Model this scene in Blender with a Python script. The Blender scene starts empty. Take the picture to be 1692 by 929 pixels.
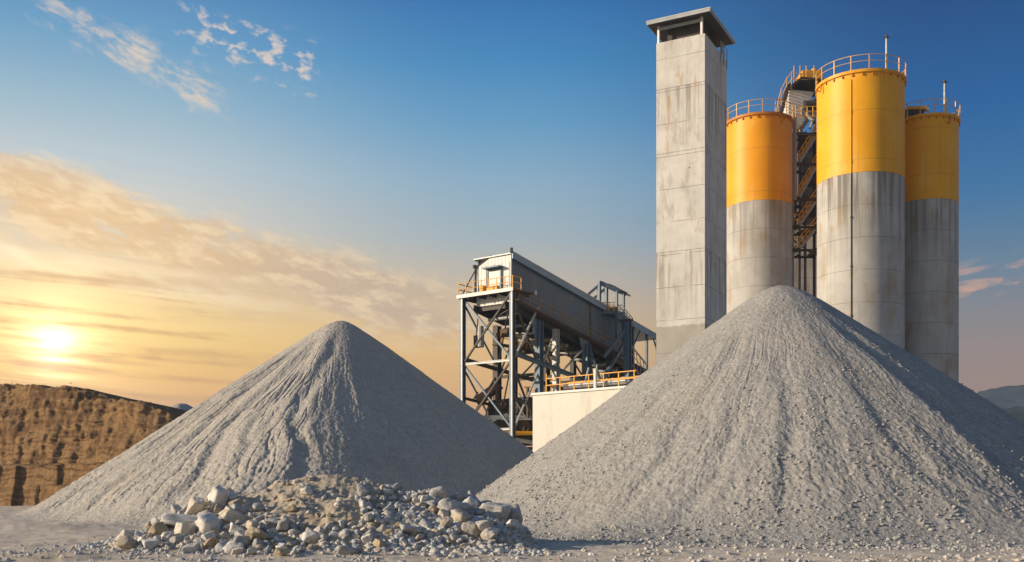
import bpy, bmesh, math, random
import numpy as np
from mathutils import Vector, Matrix
R = math.radians
rnd = random.Random(7)
scene = bpy.context.scene
col = scene.collection
CAMZ, F, CX, HY = 2.2, 1692.0, 846.0, 800.0

def P(px, py, d):
    return Vector(((px - CX) / F * d, d, CAMZ + (HY - py) / F * d))

# ---------------------------------------------------------------- node helpers
class NT:
    def __init__(s, tree):
        s.t = tree; s.n = tree.nodes; s.l = tree.links
        s.n.clear()
    def new(s, typ, **kw):
        n = s.n.new(typ)
        for k, v in kw.items(): setattr(n, k, v)
        return n
    def put(s, sock, v):
        if v is None: return
        if isinstance(v, bpy.types.NodeSocket): s.l.new(v, sock)
        else:
            if sock.type == 'RGBA' and len(v) == 3: v = (*v, 1)
            sock.default_value = v
    def m(s, op, a, b=None, c=None, clamp=False):
        n = s.new('ShaderNodeMath', operation=op, use_clamp=clamp)
        s.put(n.inputs[0], a); s.put(n.inputs[1], b)
        if c is not None: s.put(n.inputs[2], c)
        return n.outputs[0]
    def vm(s, op, a, b=None):
        n = s.new('ShaderNodeVectorMath', operation=op)
        s.put(n.inputs[0], a)
        if b is not None: s.put(n.inputs[1], b)
        return n.outputs[1] if op in ('DOT_PRODUCT', 'LENGTH', 'DISTANCE') else n.outputs[0]
    def ss(s, x, lo, hi, a=0.0, b=1.0):
        n = s.new('ShaderNodeMapRange', interpolation_type='SMOOTHSTEP')
        for i, v in enumerate((x, lo, hi, a, b)): s.put(n.inputs[i], v)
        return n.outputs[0]
    def mix(s, f, a, b, mode='MIX'):
        n = s.new('ShaderNodeMix', data_type='RGBA', blend_type=mode)
        s.put(n.inputs[0], f); s.put(n.inputs[6], a); s.put(n.inputs[7], b)
        return n.outputs[2]
    def noise(s, vec, scale, detail=4, rough=.55, dist=0.0, out=0):
        n = s.new('ShaderNodeTexNoise')
        s.put(n.inputs['Vector'], vec); s.put(n.inputs['Scale'], scale)
        s.put(n.inputs['Detail'], detail); s.put(n.inputs['Roughness'], rough); s.put(n.inputs['Distortion'], dist)
        return n.outputs[out]
    def voro(s, vec, scale, feature='F1', out=0):
        n = s.new('ShaderNodeTexVoronoi', feature=feature)
        s.put(n.inputs['Vector'], vec); s.put(n.inputs['Scale'], scale)
        return n.outputs[out]
    def ramp(s, f, stops, interp='LINEAR'):
        n = s.new('ShaderNodeValToRGB'); s.put(n.inputs[0], f)
        cr = n.color_ramp; cr.interpolation = interp
        while len(cr.elements) < len(stops): cr.elements.new(.5)
        for e, (p, c) in zip(cr.elements, stops):
            e.position = p; e.color = (*c, 1) if len(c) == 3 else c
        return n.outputs[0]
    def xyz(s, x, y, z):
        n = s.new('ShaderNodeCombineXYZ')
        for i, v in enumerate((x, y, z)): s.put(n.inputs[i], v)
        return n.outputs[0]
    def sep(s, v):
        n = s.new('ShaderNodeSeparateXYZ'); s.put(n.inputs[0], v); return n.outputs
    def scl(s, v, sx, sy, sz):
        n = s.new('ShaderNodeMapping'); s.put(n.inputs[0], v)
        n.inputs['Scale'].default_value = (sx, sy, sz); return n.outputs[0]
    def obj(s): return s.new('ShaderNodeTexCoord').outputs['Object']
    def bump(s, h, strength=.5, dist=.05):
        n = s.new('ShaderNodeBump'); n.inputs['Strength'].default_value = strength
        n.inputs['Distance'].default_value = dist; s.put(n.inputs['Height'], h); return n.outputs[0]

def lin(r, g, b):
    f = lambda c: (c / 255 / 12.92) if c / 255 <= .04045 else ((c / 255 + .055) / 1.055) ** 2.4
    return (f(r), f(g), f(b))

def material(name, fn):
    m = bpy.data.materials.new(name); m.use_nodes = True
    t = NT(m.node_tree)
    out = t.new('ShaderNodeOutputMaterial'); bs = t.new('ShaderNodeBsdfPrincipled')
    t.l.new(bs.outputs[0], out.inputs[0])
    d = fn(t)
    names = {'color': 'Base Color', 'rough': 'Roughness', 'metal': 'Metallic', 'normal': 'Normal', 'spec': 'Specular IOR Level'}
    for k, v in d.items(): t.put(bs.inputs[names[k]], v)
    return m

def gray_gravel(c1, c2, tan, grain=14., tint=.5):
    def fn(t):
        o = t.obj()
        big = t.noise(o, .22, 4, .6)
        mid = t.noise(o, 1.7, 5, .65)
        fine = t.noise(o, grain, 3, .7)
        vc = t.voro(o, grain * .8, out=1)
        c = t.mix(t.ss(mid, .3, .7), c1, c2)
        c = t.mix(t.m('MULTIPLY', t.ss(big, .5, .75), tint), c, tan)
        damp = t.ss(t.noise(t.scl(o, .35, .35, .18), 1.0, 5, .65), .52, .68)
        c = t.mix(t.m('MULTIPLY', damp, .28), c, tuple(.6 * x for x in c1))
        vs = t.sep(vc)[0]
        c = t.mix(.30, c, t.mix(vs, tuple(.55 * x for x in c1), tuple(min(1, 1.5 * x) for x in c2)))
        h = t.m('ADD', t.m('MULTIPLY', fine, .6), t.m('MULTIPLY', t.voro(o, grain * .8), -.7))
        return dict(color=c, rough=.95, spec=.15, normal=t.bump(h, .7, .035))
    return fn

M = {}
M['gravel_a'] = material('light_gravel', gray_gravel((.37, .34, .295), (.44, .405, .355), (.48, .385, .27), 15, .5))
M['gravel_b'] = material('grey_gravel', gray_gravel((.295, .282, .26), (.36, .345, .318), (.39, .33, .25), 12, .35))
M['mound'] = material('tan_dirt', gray_gravel((.37, .31, .235), (.46, .39, .30), (.42, .32, .20), 10, .7))
M['pebbles'] = None

def ground_fn(t):
    o = t.obj()
    big = t.noise(o, .12, 5, .6); mid = t.noise(t.scl(o, .5, 1.6, 1), 1.2, 5, .65); fine = t.noise(o, 22, 4, .7)
    c = t.mix(t.ss(mid, .32, .7), (.53, .45, .355), (.67, .585, .48))
    c = t.mix(t.m('MULTIPLY', t.ss(big, .52, .7), .5), c, (.40, .30, .17))
    c = t.mix(t.m('MULTIPLY', t.ss(t.voro(o, 9), .0, .28, 1, 0), .35), c, (.24, .22, .20))
    spill = t.ss(t.m('ADD', t.vm('LENGTH', t.vm('SUBTRACT', t.scl(o, 1, 1, 0), (14.95, 57, 0))), t.m('MULTIPLY', t.noise(o, .35, 4), 9)), 24, 33, 1, 0)
    c = t.mix(t.m('MULTIPLY', spill, .75), c, t.mix(t.ss(mid, .3, .7), (.36, .35, .33), (.44, .425, .40)))
    far = t.ss(t.vm('LENGTH', o), 120, 400)
    c = t.mix(far, c, (.16, .14, .09))
    return dict(color=c, rough=.96, spec=.1, normal=t.bump(t.m('ADD', fine, t.m('MULTIPLY', mid, 1.5)), .8, .05))
M['ground'] = material('dusty_ground', ground_fn)

def rock_fn(stops):
    def fn(t):
        o = t.obj(); r = t.new('ShaderNodeObjectInfo').outputs['Random']
        oo = t.vm('ADD', o, t.xyz(t.m('MULTIPLY', r, 40), r, 0))
        c = t.ramp(r, stops, 'LINEAR')
        n = t.noise(oo, 2.2, 6, .65)
        c = t.mix(t.ss(n, .35, .72), c, t.mix(1, c, (.74, .69, .62), 'MULTIPLY'))
        c = t.mix(t.m('MULTIPLY', t.ss(t.noise(oo, 1.1, 3), .56, .70), .5), c, (.42, .28, .13))
        h = t.m('ADD', n, t.m('MULTIPLY', t.noise(oo, 11, 5, .7), .5))
        return dict(color=c, rough=.9, spec=.25, normal=t.bump(h, .65, .06))
    return fn
M['rock_white'] = material('white_stone', rock_fn([(0, (.64, .62, .58)), (.4, (.74, .72, .69)), (.7, (.62, .55, .45)), (1, (.76, .74, .72))]))
M['rock_grey'] = material('grey_stone', rock_fn([(0, (.38, .40, .42)), (.4, (.50, .51, .52)), (.55, (.54, .48, .39)), (.7, (.42, .435, .45)), (1, (.62, .60, .57))]))
M['rock_tan'] = material('tan_stone', rock_fn([(0, (.44, .34, .21)), (.5, (.52, .44, .32)), (1, (.44, .39, .32))]))

def stone_mix(t):
    o = t.obj()
    g = t.new('ShaderNodeNewGeometry').outputs['Random Per Island']
    c = t.ramp(g, [(0, (.37, .38, .39)), (.35, (.49, .48, .46)), (.7, (.55, .52, .48)), (.9, (.48, .41, .30)), (1, (.68, .66, .63))])
    return dict(color=c, rough=.93, spec=.2, normal=t.bump(t.noise(o, 25, 3), .5, .03))
M['pebbles'] = material('mixed_pebbles', stone_mix)
def gravel_mix(t):
    g = t.new('ShaderNodeNewGeometry').outputs['Random Per Island']
    c = t.ramp(g, [(0, (.29, .28, .265)), (.5, (.38, .365, .345)), (.9, (.43, .405, .37)), (1, (.52, .50, .47))])
    return dict(color=c, rough=.93, spec=.2, normal=t.bump(t.noise(t.obj(), 25, 3), .5, .03))
M['gravel_stones'] = material('grey_gravel_stones', gravel_mix)

def tower_concrete(t):
    o = t.obj(); x, y, z = t.sep(o)
    base = t.noise(o, .5, 5, .6)
    c = t.mix(t.ss(base, .3, .72), (.54, .52, .48), (.67, .645, .60))
    cloud = t.noise(t.scl(o, 1.2, 1.2, .5), 1.0, 6, .7)
    c = t.mix(t.m('MULTIPLY', t.ss(cloud, .5, .68), .55), c, (.34, .30, .25))
    # vertical run stains that start at the pour joints
    st = t.noise(t.scl(o, 2.6, 2.6, .09), 1.0, 4, .6)
    cyc = t.m('FRACT', t.m('DIVIDE', t.m('SUBTRACT', 32.9 + 63.5, z), 12.7))
    run = t.m('MULTIPLY', t.ss(st, .48, .62), t.ss(cyc, 0.0, .5, 1, .12))
    c = t.mix(t.m('MULTIPLY', run, .66), c, (.24, .20, .16))
    # formwork lines
    fz = t.m('ABSOLUTE', t.m('SUBTRACT', t.m('FRACT', t.m('DIVIDE', t.m('ADD', z, .35), 2.54)), .5))
    line = t.m('MULTIPLY', t.ss(fz, .486, .496), t.ss(t.noise(o, .9, 2), .33, .5))
    c = t.mix(t.m('MULTIPLY', line, .75), c, (.20, .175, .15))
    # cast shadow across the tower foot, painted into the colour
    low = t.ss(t.m('ADD', z, t.m('MULTIPLY', t.noise(o, 1.2, 3), .5)), 14.6, 14.75, .6, 0)
    c = t.mix(low, c, (.26, .23, .19))
    vy = t.m('ADD', x, t.m('MULTIPLY', y, -1.0))
    fx = t.m('ABSOLUTE', t.m('SUBTRACT', t.m('FRACT', t.m('DIVIDE', vy, 1.9)), .5))
    c = t.mix(t.m('MULTIPLY', t.ss(fx, .488, .497), .22), c, (.24, .21, .18))
    holes = t.voro(t.scl(o, .55, .55, .55), 1.0)
    c = t.mix(t.ss(holes, .03, .05, .8, 0), c, (.12, .09, .06))
    rust = t.m('MULTIPLY', t.ss(t.noise(t.scl(o, 1.8, 1.8, .35), 1.0, 3, .5), .66, .72), .5)
    c = t.mix(rust, c, (.50, .27, .08))
    return dict(color=c, rough=.88, spec=.2, normal=t.bump(t.m('ADD', t.noise(o, 6, 5, .65), t.m('MULTIPLY', t.m('ADD', line, t.ss(fx, .488, .497)), -.8)), .35, .03))
M['tower'] = material('board_marked_concrete', tower_concrete)

def silo_concrete(ztop, stain):
    def fn(t):
        o = t.obj(); x, y, z = t.sep(o)
        ang = t.m('ARCTAN2', x, y)
        cv = t.xyz(t.m('MULTIPLY', ang, 4.0), 0, z)
        base = t.noise(o, .45, 5, .6)
        c = t.mix(t.ss(base, .3, .7), (.40, .385, .355), (.50, .485, .455))
        pat = t.noise(t.scl(cv, .5, 1, .28), 1.0, 5, .6)
        c = t.mix(t.m('MULTIPLY', t.ss(pat, .50, .66), .65), c, (.38, .28, .165))
        st = t.noise(t.scl(cv, 1.7, 1, .05), 1.0, 4, .65)
        fall = t.ss(t.m('SUBTRACT', ztop, z), 0.0, t.m('ADD', 1.5, t.m('MULTIPLY', t.noise(t.scl(cv, 1.4, 1, .0), 1.0, 2), 13)), 1, 0)
        run = t.m('MULTIPLY', t.ss(st, .47, .60), fall)
        c = t.mix(t.m('MULTIPLY', run, stain), c, (.15, .13, .11))
        fine = t.ss(t.noise(t.scl(cv, 4, 1, .06), 1.0, 3, .6), .56, .7)
        c = t.mix(t.m('MULTIPLY', fine, .3), c, (.27, .22, .17))
        fz = t.m('ABSOLUTE', t.m('SUBTRACT', t.m('FRACT', t.m('DIVIDE', t.m('SUBTRACT', ztop, z), 2.9)), .5))
        fa = t.m('ABSOLUTE', t.m('SUBTRACT', t.m('FRACT', t.m('DIVIDE', ang, .698)), .5))
        jit = t.ss(t.noise(cv, .6, 2), .3, .55)
        l1 = t.m('MULTIPLY', t.ss(fz, .487, .495), t.m('ADD', .35, t.m('MULTIPLY', jit, .65)))
        l2 = t.m('MULTIPLY', t.ss(fa, .490, .496), t.m('MULTIPLY', jit, .8))
        ln = t.m('MAXIMUM', l1, l2)
        c = t.mix(t.m('MULTIPLY', ln, .62), c, (.17, .14, .115))
        return dict(color=c, rough=.86, spec=.25, normal=t.bump(t.m('ADD', t.noise(o, 5, 5, .65), t.m('MULTIPLY', ln, -1.0)), .35, .03))
    return fn

def yellow_fn(a, b, seams):
    def fn(t):
        o = t.obj(); x, y, z = t.sep(o)
        ang = t.m('ARCTAN2', x, y)
        cv = t.xyz(t.m('MULTIPLY', ang, 4.0), 0, z)
        n = t.noise(o, .35, 4, .6)
        c = t.mix(t.ss(n, .3, .7), a, b)
        dirt = t.ss(t.noise(t.scl(cv, 2.2, 1, .07), 1.0, 4, .65), .54, .75)
        c = t.mix(t.m('MULTIPLY', dirt, .45), c, (.40, .19, .02))
        spots = t.ss(t.noise(o, 3.5, 5, .7), .68, .76)
        c = t.mix(t.m('MULTIPLY', spots, .4), c, (.30, .14, .03))
        fz = t.m('ABSOLUTE', t.m('SUBTRACT', t.m('FRACT', t.m('DIVIDE', t.m('SUBTRACT', z, seams), 4.4)), .5))
        ln = t.ss(fz, .493, .497)
        c = t.mix(t.m('MULTIPLY', ln, .55), c, (.33, .15, .02))
        c = t.mix(t.m('MULTIPLY', t.ss(t.noise(t.scl(cv, .6, 1, .25), 1.0, 4), .52, .7), .22), c, (.80, .55, .20))
        bz = t.m('MULTIPLY', t.noise(o, .8, 3), 1.0)
        return dict(color=c, rough=.5, spec=.35, normal=t.bump(t.m('SUBTRACT', bz, t.m('MULTIPLY', ln, .3)), .25, .05))
    return fn
M['yellow'] = material('yellow_silo_paint', yellow_fn((.80, .36, .006), (.86, .405, .008), 0.4))
M['orange'] = material('orange_silo_paint', yellow_fn((.78, .325, .006), (.84, .37, .008), 1.1))

def painted(c, c2=None, rough=.5, metal=0.0, rust=.2, rustc=(.20, .09, .03)):
    c2 = c2 or tuple(.8 * v for v in c)
    def fn(t):
        o = t.obj()
        n = t.noise(o, 1.3, 5, .65)
        k = t.mix(t.ss(n, .3, .7), c, c2)
        if rust: k = t.mix(t.m('MULTIPLY', t.ss(t.noise(o, 3.1, 5, .7), .56, .7), rust), k, rustc)
        return dict(color=k, rough=rough, metal=metal, spec=.35, normal=t.bump(t.noise(o, 9, 4), .2, .01))
    return fn
M['rail'] = material('yellow_safety_paint', painted((.80, .40, .015), (.70, .30, .01), .5, 0, .4))
M['rail_dark'] = material('grimy_yellow_paint', painted((.42, .24, .03), (.30, .16, .025), .6, 0, .5))
M['rail_orange'] = material('weathered_orange_rail', painted((.74, .46, .17), (.66, .34, .09), .5, 0, .3))
M['steel_blue'] = material('blue_grey_steel', painted((.11, .165, .22), (.085, .13, .175), .5, .1, .2))
M['roof_blue'] = material('pale_blue_roof_paint', painted((.19, .30, .42), (.15, .25, .36), .45, .1, .1))
M['steel_light'] = material('light_grey_steel', painted((.42, .43, .42), (.34, .35, .35), .5, .2, .35))
M['steel_dark'] = material('dark_steel', painted((.055, .052, .05), (.09, .075, .06), .65, .2, .5))
M['steel_brown'] = material('rusty_brown_steel', painted((.13, .085, .05), (.085, .06, .045), .8, .1, .6))
M['white_metal'] = material('white_painted_metal', painted((.72, .70, .66), (.62, .60, .56), .5, 0, .15))
M['rim'] = material('rusty_orange_rim', painted((.58, .22, .02), (.45, .15, .015), .55, 0, .5))
M['black'] = material('black_rubber', painted((.02, .02, .02), (.03, .03, .03), .8, 0, 0))

def ribbed(c, period, depth=.5, stain=.25):
    def fn(t):
        o = t.obj(); x, y, z = t.sep(o)
        u = t.m('SUBTRACT', t.m('MULTIPLY', x, .7), t.m('MULTIPLY', y, .7))
        w = t.m('SINE', t.m('MULTIPLY', t.m('ADD', t.m('MULTIPLY', x, .62), t.m('MULTIPLY', y, .79)), 6.283 / period))
        w2 = t.m('SINE', t.m('MULTIPLY', u, 6.283 / period))
        n = t.noise(t.scl(o, 1, 1, .15), 1.1, 5, .65)
        k = t.mix(t.m('MULTIPLY', t.ss(n, .5, .75), stain), c, (.2, .16, .11))
        k = t.mix(t.m('MULTIPLY', t.ss(t.noise(o, .7, 5), .52, .7), stain * .6), k, (.33, .28, .2))
        return dict(color=k, rough=.55, spec=.35, normal=t.bump(t.m('ADD', w, w2), depth, .02))
    return fn
M['gallery_side'] = material('blue_grey_sheet_cladding', ribbed((.09, .135, .19), .5, .3, .22))
M['gallery_end'] = material('white_sheet_cladding', ribbed((.66, .65, .62), .42, .5, .2))
M['cream_wall'] = material('cream_wall_panel', ribbed((.62, .585, .51), 1.1, .12, .3))

def cliff_fn(t):
    o = t.obj(); x, y, z = t.sep(o)
    zz = t.m('ADD', z, t.m('MULTIPLY', t.noise(o, .12, 4), 3.5))
    band = t.noise(t.xyz(t.m('MULTIPLY', x, .05), t.m('MULTIPLY', y, .05), zz), .9, 4, .6)
    c = t.ramp(band, [(.25, (.09, .05, .022)), (.42, (.20, .112, .048)), (.52, (.31, .19, .086)), (.6, (.145, .078, .034)), (.75, (.40, .28, .15))])
    n = t.noise(o, .55, 7, .7)
    c = t.mix(t.m('MULTIPLY', t.ss(n, .48, .7), .7), c, (.28, .185, .095))
    c = t.mix(t.m('MULTIPLY', t.ss(t.noise(t.scl(o, .6, .6, .12), 1, 5), .55, .7), .5), c, (.13, .07, .035))
    return dict(color=c, rough=.95, spec=.1, normal=t.bump(t.m('ADD', n, t.m('MULTIPLY', t.noise(o, 2.5, 6, .7), .6)), 1.0, .5))
M['cliff'] = material('ochre_quarry_rock', cliff_fn)

def foliage_fn(a, b):
    def fn(t):
        g = t.new('ShaderNodeNewGeometry').outputs['Random Per Island']
        return dict(color=t.mix(g, a, b), rough=.7, spec=.2)
    return fn
M['leaf'] = material('dark_green_leaves', foliage_fn((.03, .05, .018), (.07, .095, .03)))
M['leaf_sun_tint'] = material('sun_tinted_leaves', foliage_fn((.20, .16, .03), (.32, .22, .05)))  # gold stands for sunlight on the foliage, put into the leaf colour
M['scrub'] = material('dry_scrub', foliage_fn((.06, .045, .02), (.12, .085, .04)))
M['bark'] = material('bark', painted((.10, .07, .045), None, .9, 0, 0))
def hill_fn(t):
    o = t.obj(); n = t.noise(o, .02, 7, .65)
    return dict(color=t.mix(t.ss(n, .4, .65), (.022, .034, .036), (.05, .058, .055)), rough=1.0, spec=0.0,
                normal=t.bump(t.noise(o, .06, 6, .7), 1.0, 6))
M['hill'] = material('wooded_hill', hill_fn)

# ---------------------------------------------------------------- mesh helpers
class MB:
    def __init__(s): s.v = []; s.f = []
    def add(s, vs, fs):
        b = len(s.v); s.v += [tuple(v) for v in vs]; s.f += [tuple(i + b for i in f) for f in fs]; return s
    def frame(s, o, ax, ay, az, x0, x1, y0, y1, z0, z1):
        o, ax, ay, az = Vector(o), Vector(ax), Vector(ay), Vector(az)
        vs = [o + ax * x + ay * y + az * z for z in (z0, z1) for y in (y0, y1) for x in (x0, x1)]
        fs = [(0, 2, 3, 1), (4, 5, 7, 6), (0, 1, 5, 4), (2, 6, 7, 3), (0, 4, 6, 2), (1, 3, 7, 5)]
        return s.add(vs, fs)
    def box(s, x0, x1, y0, y1, z0, z1):
        return s.frame((0, 0, 0), (1, 0, 0), (0, 1, 0), (0, 0, 1), x0, x1, y0, y1, z0, z1)
    def bar(s, p, q, w, h=None, side=None):
        p, q = Vector(p), Vector(q); h = h or w
        d = q - p; L = d.length
        if L < 1e-6: return s
        d /= L
        ref = Vector(side) if side else (Vector((0, 0, 1)) if abs(d.z) < .98 else Vector((.617, .785, 0)))
        a = d.cross(ref).normalized(); b = a.cross(d).normalized()
        return s.frame(p, d, a, b, 0, L, -w / 2, w / 2, -h / 2, h / 2)
    def ibar(s, p, q, w, h, t=.06):
        """I/H section: two flanges and a web, butted"""
        p, q = Vector(p), Vector(q); d = q - p; L = d.length; d /= L
        ref = Vector((0, 0, 1)) if abs(d.z) < .98 else Vector((.617, .785, 0))
        a = d.cross(ref).normalized(); b = a.cross(d).normalized()
        s.frame(p, d, a, b, 0, L, -w / 2, w / 2, h / 2 - t, h / 2)
        s.frame(p, d, a, b, 0, L, -w / 2, w / 2, -h / 2, -h / 2 + t)
        return s.frame(p, d, a, b, 0, L, -t / 2, t / 2, -h / 2 + t + .002, h / 2 - t - .002)
    def tube(s, p, q, r, n=8, r2=None):
        p, q = Vector(p), Vector(q); d = (q - p)
        if d.length < 1e-6: return s
        d.normalize(); r2 = r if r2 is None else r2
        ref = Vector((0, 0, 1)) if abs(d.z) < .95 else Vector((1, 0, 0))
        a = d.cross(ref).normalized(); b = a.cross(d)
        vs = []
        for c, rr in ((p, r), (q, r2)):
            for i in range(n):
                t = 2 * math.pi * i / n; vs.append(c + (a * math.cos(t) + b * math.sin(t)) * rr)
        fs = [(i, (i + 1) % n, n + (i + 1) % n, n + i) for i in range(n)] + [tuple(range(n - 1, -1, -1)), tuple(range(n, 2 * n))]
        return s.add(vs, fs)
    def path(s, pts, r, n=6):
        for a, b in zip(pts, pts[1:]): s.tube(a, b, r, n)
        return s
    def lathe(s, c, prof, n=96, closed=False):
        c = Vector(c); vs = []; m = len(prof)
        for r, z in prof:
            for i in range(n):
                t = 2 * math.pi * i / n; vs.append(c + Vector((math.sin(t) * r, math.cos(t) * r, z)))
        fs = [(k * n + i, k * n + (i + 1) % n, (k + 1) * n + (i + 1) % n, (k + 1) * n + i)[::-1] for k in range(m - 1) for i in range(n)]
        if not closed: fs += [tuple(range(n)), tuple((m - 1) * n + i for i in range(n - 1, -1, -1))]
        else: fs += [((m - 1) * n + i, (m - 1) * n + (i + 1) % n, (i + 1) % n, i)[::-1] for i in range(n)]
        return s.add(vs, fs)
    def build(s, name, mat, parent=None, smooth=False, bevel=0.0):
        off = Vector(parent_world(parent)) if parent else Vector((0, 0, 0))
        me = bpy.data.meshes.new(name)
        me.from_pydata([tuple(Vector(v) - off) for v in s.v], [], s.f)
        bm = bmesh.new(); bm.from_mesh(me); bmesh.ops.recalc_face_normals(bm, faces=bm.faces); bm.to_mesh(me); bm.free()
        o = bpy.data.objects.new(name, me); col.objects.link(o)
        if mat: me.materials.append(mat if not isinstance(mat, str) else M[mat])
        if parent: o.parent = parent
        if smooth:
            me.shade_auto = None if False else None
        if bevel:
            md = o.modifiers.new('bevel', 'BEVEL'); md.width = bevel; md.segments = 2; md.limit_method = 'ANGLE'
        return o
_pw = {}
def parent_world(p):
    v = Vector(p.location)
    while p.parent: p = p.parent; v += Vector(p.location)
    return v

def smooth_by_angle(o, deg=40):
    me = o.data
    bm = bmesh.new(); bm.from_mesh(me)
    for f in bm.faces: f.smooth = True
    for e in bm.edges:
        if len(e.link_faces) == 2 and e.calc_face_angle(0) > R(deg): e.smooth = False
    bm.to_mesh(me); bm.free()
    return o

def tag(o, label, cat, group=None, kind=None):
    if label: o['label'] = label
    if cat: o['category'] = cat
    if group: o['group'] = group
    if kind: o['kind'] = kind
    return o
def thing(name, loc, label, cat, group=None):
    o = bpy.data.objects.new(name, None); o.empty_display_size = .5
    o.location = loc; col.objects.link(o)
    return tag(o, label, cat, group)
def struct(o, kind='structure'):
    o['kind'] = kind; return o

def grid_mesh(name, V, nu, nv, wrap, mat, loc=(0, 0, 0), smooth=True):
    """V: (nv*nu,3) array, row-major by v; wrap closes u"""
    me = bpy.data.meshes.new(name)
    iu = np.arange(nu if wrap else nu - 1); iv = np.arange(nv - 1)
    U, W = np.meshgrid(iu, iv); U = U.ravel(); W = W.ravel(); U2 = (U + 1) % nu
    q = np.stack([W * nu + U, W * nu + U2, (W + 1) * nu + U2, (W + 1) * nu + U], 1).astype(np.int32)
    me.vertices.add(len(V)); me.vertices.foreach_set('co', (V - np.array(loc)).astype(np.float32).ravel())
    me.loops.add(q.size); me.loops.foreach_set('vertex_index', q.ravel())
    me.polygons.add(len(q)); me.polygons.foreach_set('loop_start', np.arange(len(q), dtype=np.int32) * 4)
    if smooth: me.polygons.foreach_set('use_smooth', np.ones(len(q), dtype=bool))
    me.update(calc_edges=True); me.validate()
    me.materials.append(mat if not isinstance(mat, str) else M[mat])
    o = bpy.data.objects.new(name, me); o.location = loc; col.objects.link(o)
    return o

# ---------------------------------------------------------------- numpy noise
def _h(ix, iy, s):
    n = (ix.astype(np.int64) * 374761393 + iy.astype(np.int64) * 668265263 + s * 974711) & 0x7fffffff
    n = ((n ^ (n >> 13)) * 1274126177) & 0x7fffffff
    n = ((n ^ (n >> 16)) * 1911520717) & 0x7fffffff
    return ((n >> 7) & 0xffff) / 65535.0
def vn(x, y, s=0):
    x = np.asarray(x, float); y = np.asarray(y, float)
    xi = np.floor(x); yi = np.floor(y); fx = x - xi; fy = y - yi
    fx = fx * fx * fx * (fx * (fx * 6 - 15) + 10); fy = fy * fy * fy * (fy * (fy * 6 - 15) + 10)
    a = _h(xi, yi, s); b = _h(xi + 1, yi, s); c = _h(xi, yi + 1, s); d = _h(xi + 1, yi + 1, s)
    return (a + (b - a) * fx) * (1 - fy) + (c + (d - c) * fx) * fy
def fbm(x, y, s=0, o=4, g=.5):
    t = 0; a = 1; n = 0
    for k in range(o):
        t = t + a * vn(x * 2 ** k + 17.3 * k, y * 2 ** k + 9.1 * k, s + k); n += a; a *= g
    return t / n - .5
def sstep(x, lo, hi):
    t = np.clip((x - lo) / (hi - lo), 0, 1); return t * t * (3 - 2 * t)

# ---------------------------------------------------------------- ground
def z_ground(x, y):
    z = .16 * fbm(x * .10, y * .16, 3, 3) + .20 * fbm(x * .45, y * .8, 5, 4) + .07 * fbm(x * 2.2, y * 2.6, 8, 4)
    for y0, sl in ((29.6, .05), (31.5, .05), (44, -.12), (46, -.12), (62, .10), (64.2, .10)):      # wheel ruts
        d = (y - y0 - sl * x - 1.2 * fbm(x * .07, x * 0 + y0, 9, 2)) / .28
        z = z - .07 * np.exp(-d ** 2) + .035 * np.exp(-((np.abs(d) - 1.9) / .8) ** 2)
    z = z + (.34 + .2 * fbm(x * .8, y * .8, 10, 3)) * np.exp(-((y - 48.5 - .25 * (x + 22)) / 1.1) ** 2) * (1 - sstep(x, -22, -17))
    near = 1 - sstep(np.hypot(x, y), 90, 200)
    return z * near
def build_ground():
    a = np.concatenate([np.linspace(-38, 38, 1000), np.linspace(38, 322, 90)[1:-1]])
    a = np.radians(a)
    r = np.concatenate([np.linspace(.2, 22, 30)[:-1], np.linspace(22, 48, 300)[:-1], np.geomspace(48, 130, 120)[:-1], np.geomspace(130, 2300, 50)])
    A, Rr = np.meshgrid(a, r)
    x = (Rr * np.sin(A)).ravel(); y = (Rr * np.cos(A)).ravel()
    V = np.stack([x, y, z_ground(x, y)], 1)
    o = grid_mesh('ground', V, len(a), len(r), True, M['ground']); struct(o)
build_ground()

# ---------------------------------------------------------------- gravel piles
PILES = [
    dict(c=(-12.5, 75.0), H=14.35, L=21.9, Rr=19.9, Fr=23.5, p=1.5, seed=11, apex=.8, coarse=.4, rill=.17,
         gul=[(-.02, 1.0, 22, .55, .45, .10), (-.34, 2.0, 22, .55, .5, .12), (-.62, 1.5, 22, .6, .55, .12), (-.86, 2.5, 22, .55, .5, .10),
              (-1.12, 2, 22, .45, .5, .08), (-.19, 6.0, 22, .30, .35, .1), (.30, 5.0, 12, .30, .3, .03), (-1.35, 4, 22, .3, .4, .06), (.7, 3, 18, .12, .4, .04)]),
    dict(c=(14.95, 57.0), H=13.5, L=18.2, Rr=18.7, Fr=19.4, p=1.85, seed=41, apex=1.25, coarse=.5, rill=.28,
         gul=[(-.25, 7, 20, .35, .45, .07), (-.62, 4, 20, .28, .4, .06), (-.88, 6, 20, .22, .4, .06), (.36, 3, 20, .35, .5, .05),
              (.52, 2, 20, .25, .5, .05), (.10, 9, 20, .28, .5, .08), (.8, 4, 20, .2, .5, .05), (-.42, 9, 20, .25, .4, .08)]),
]
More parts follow.
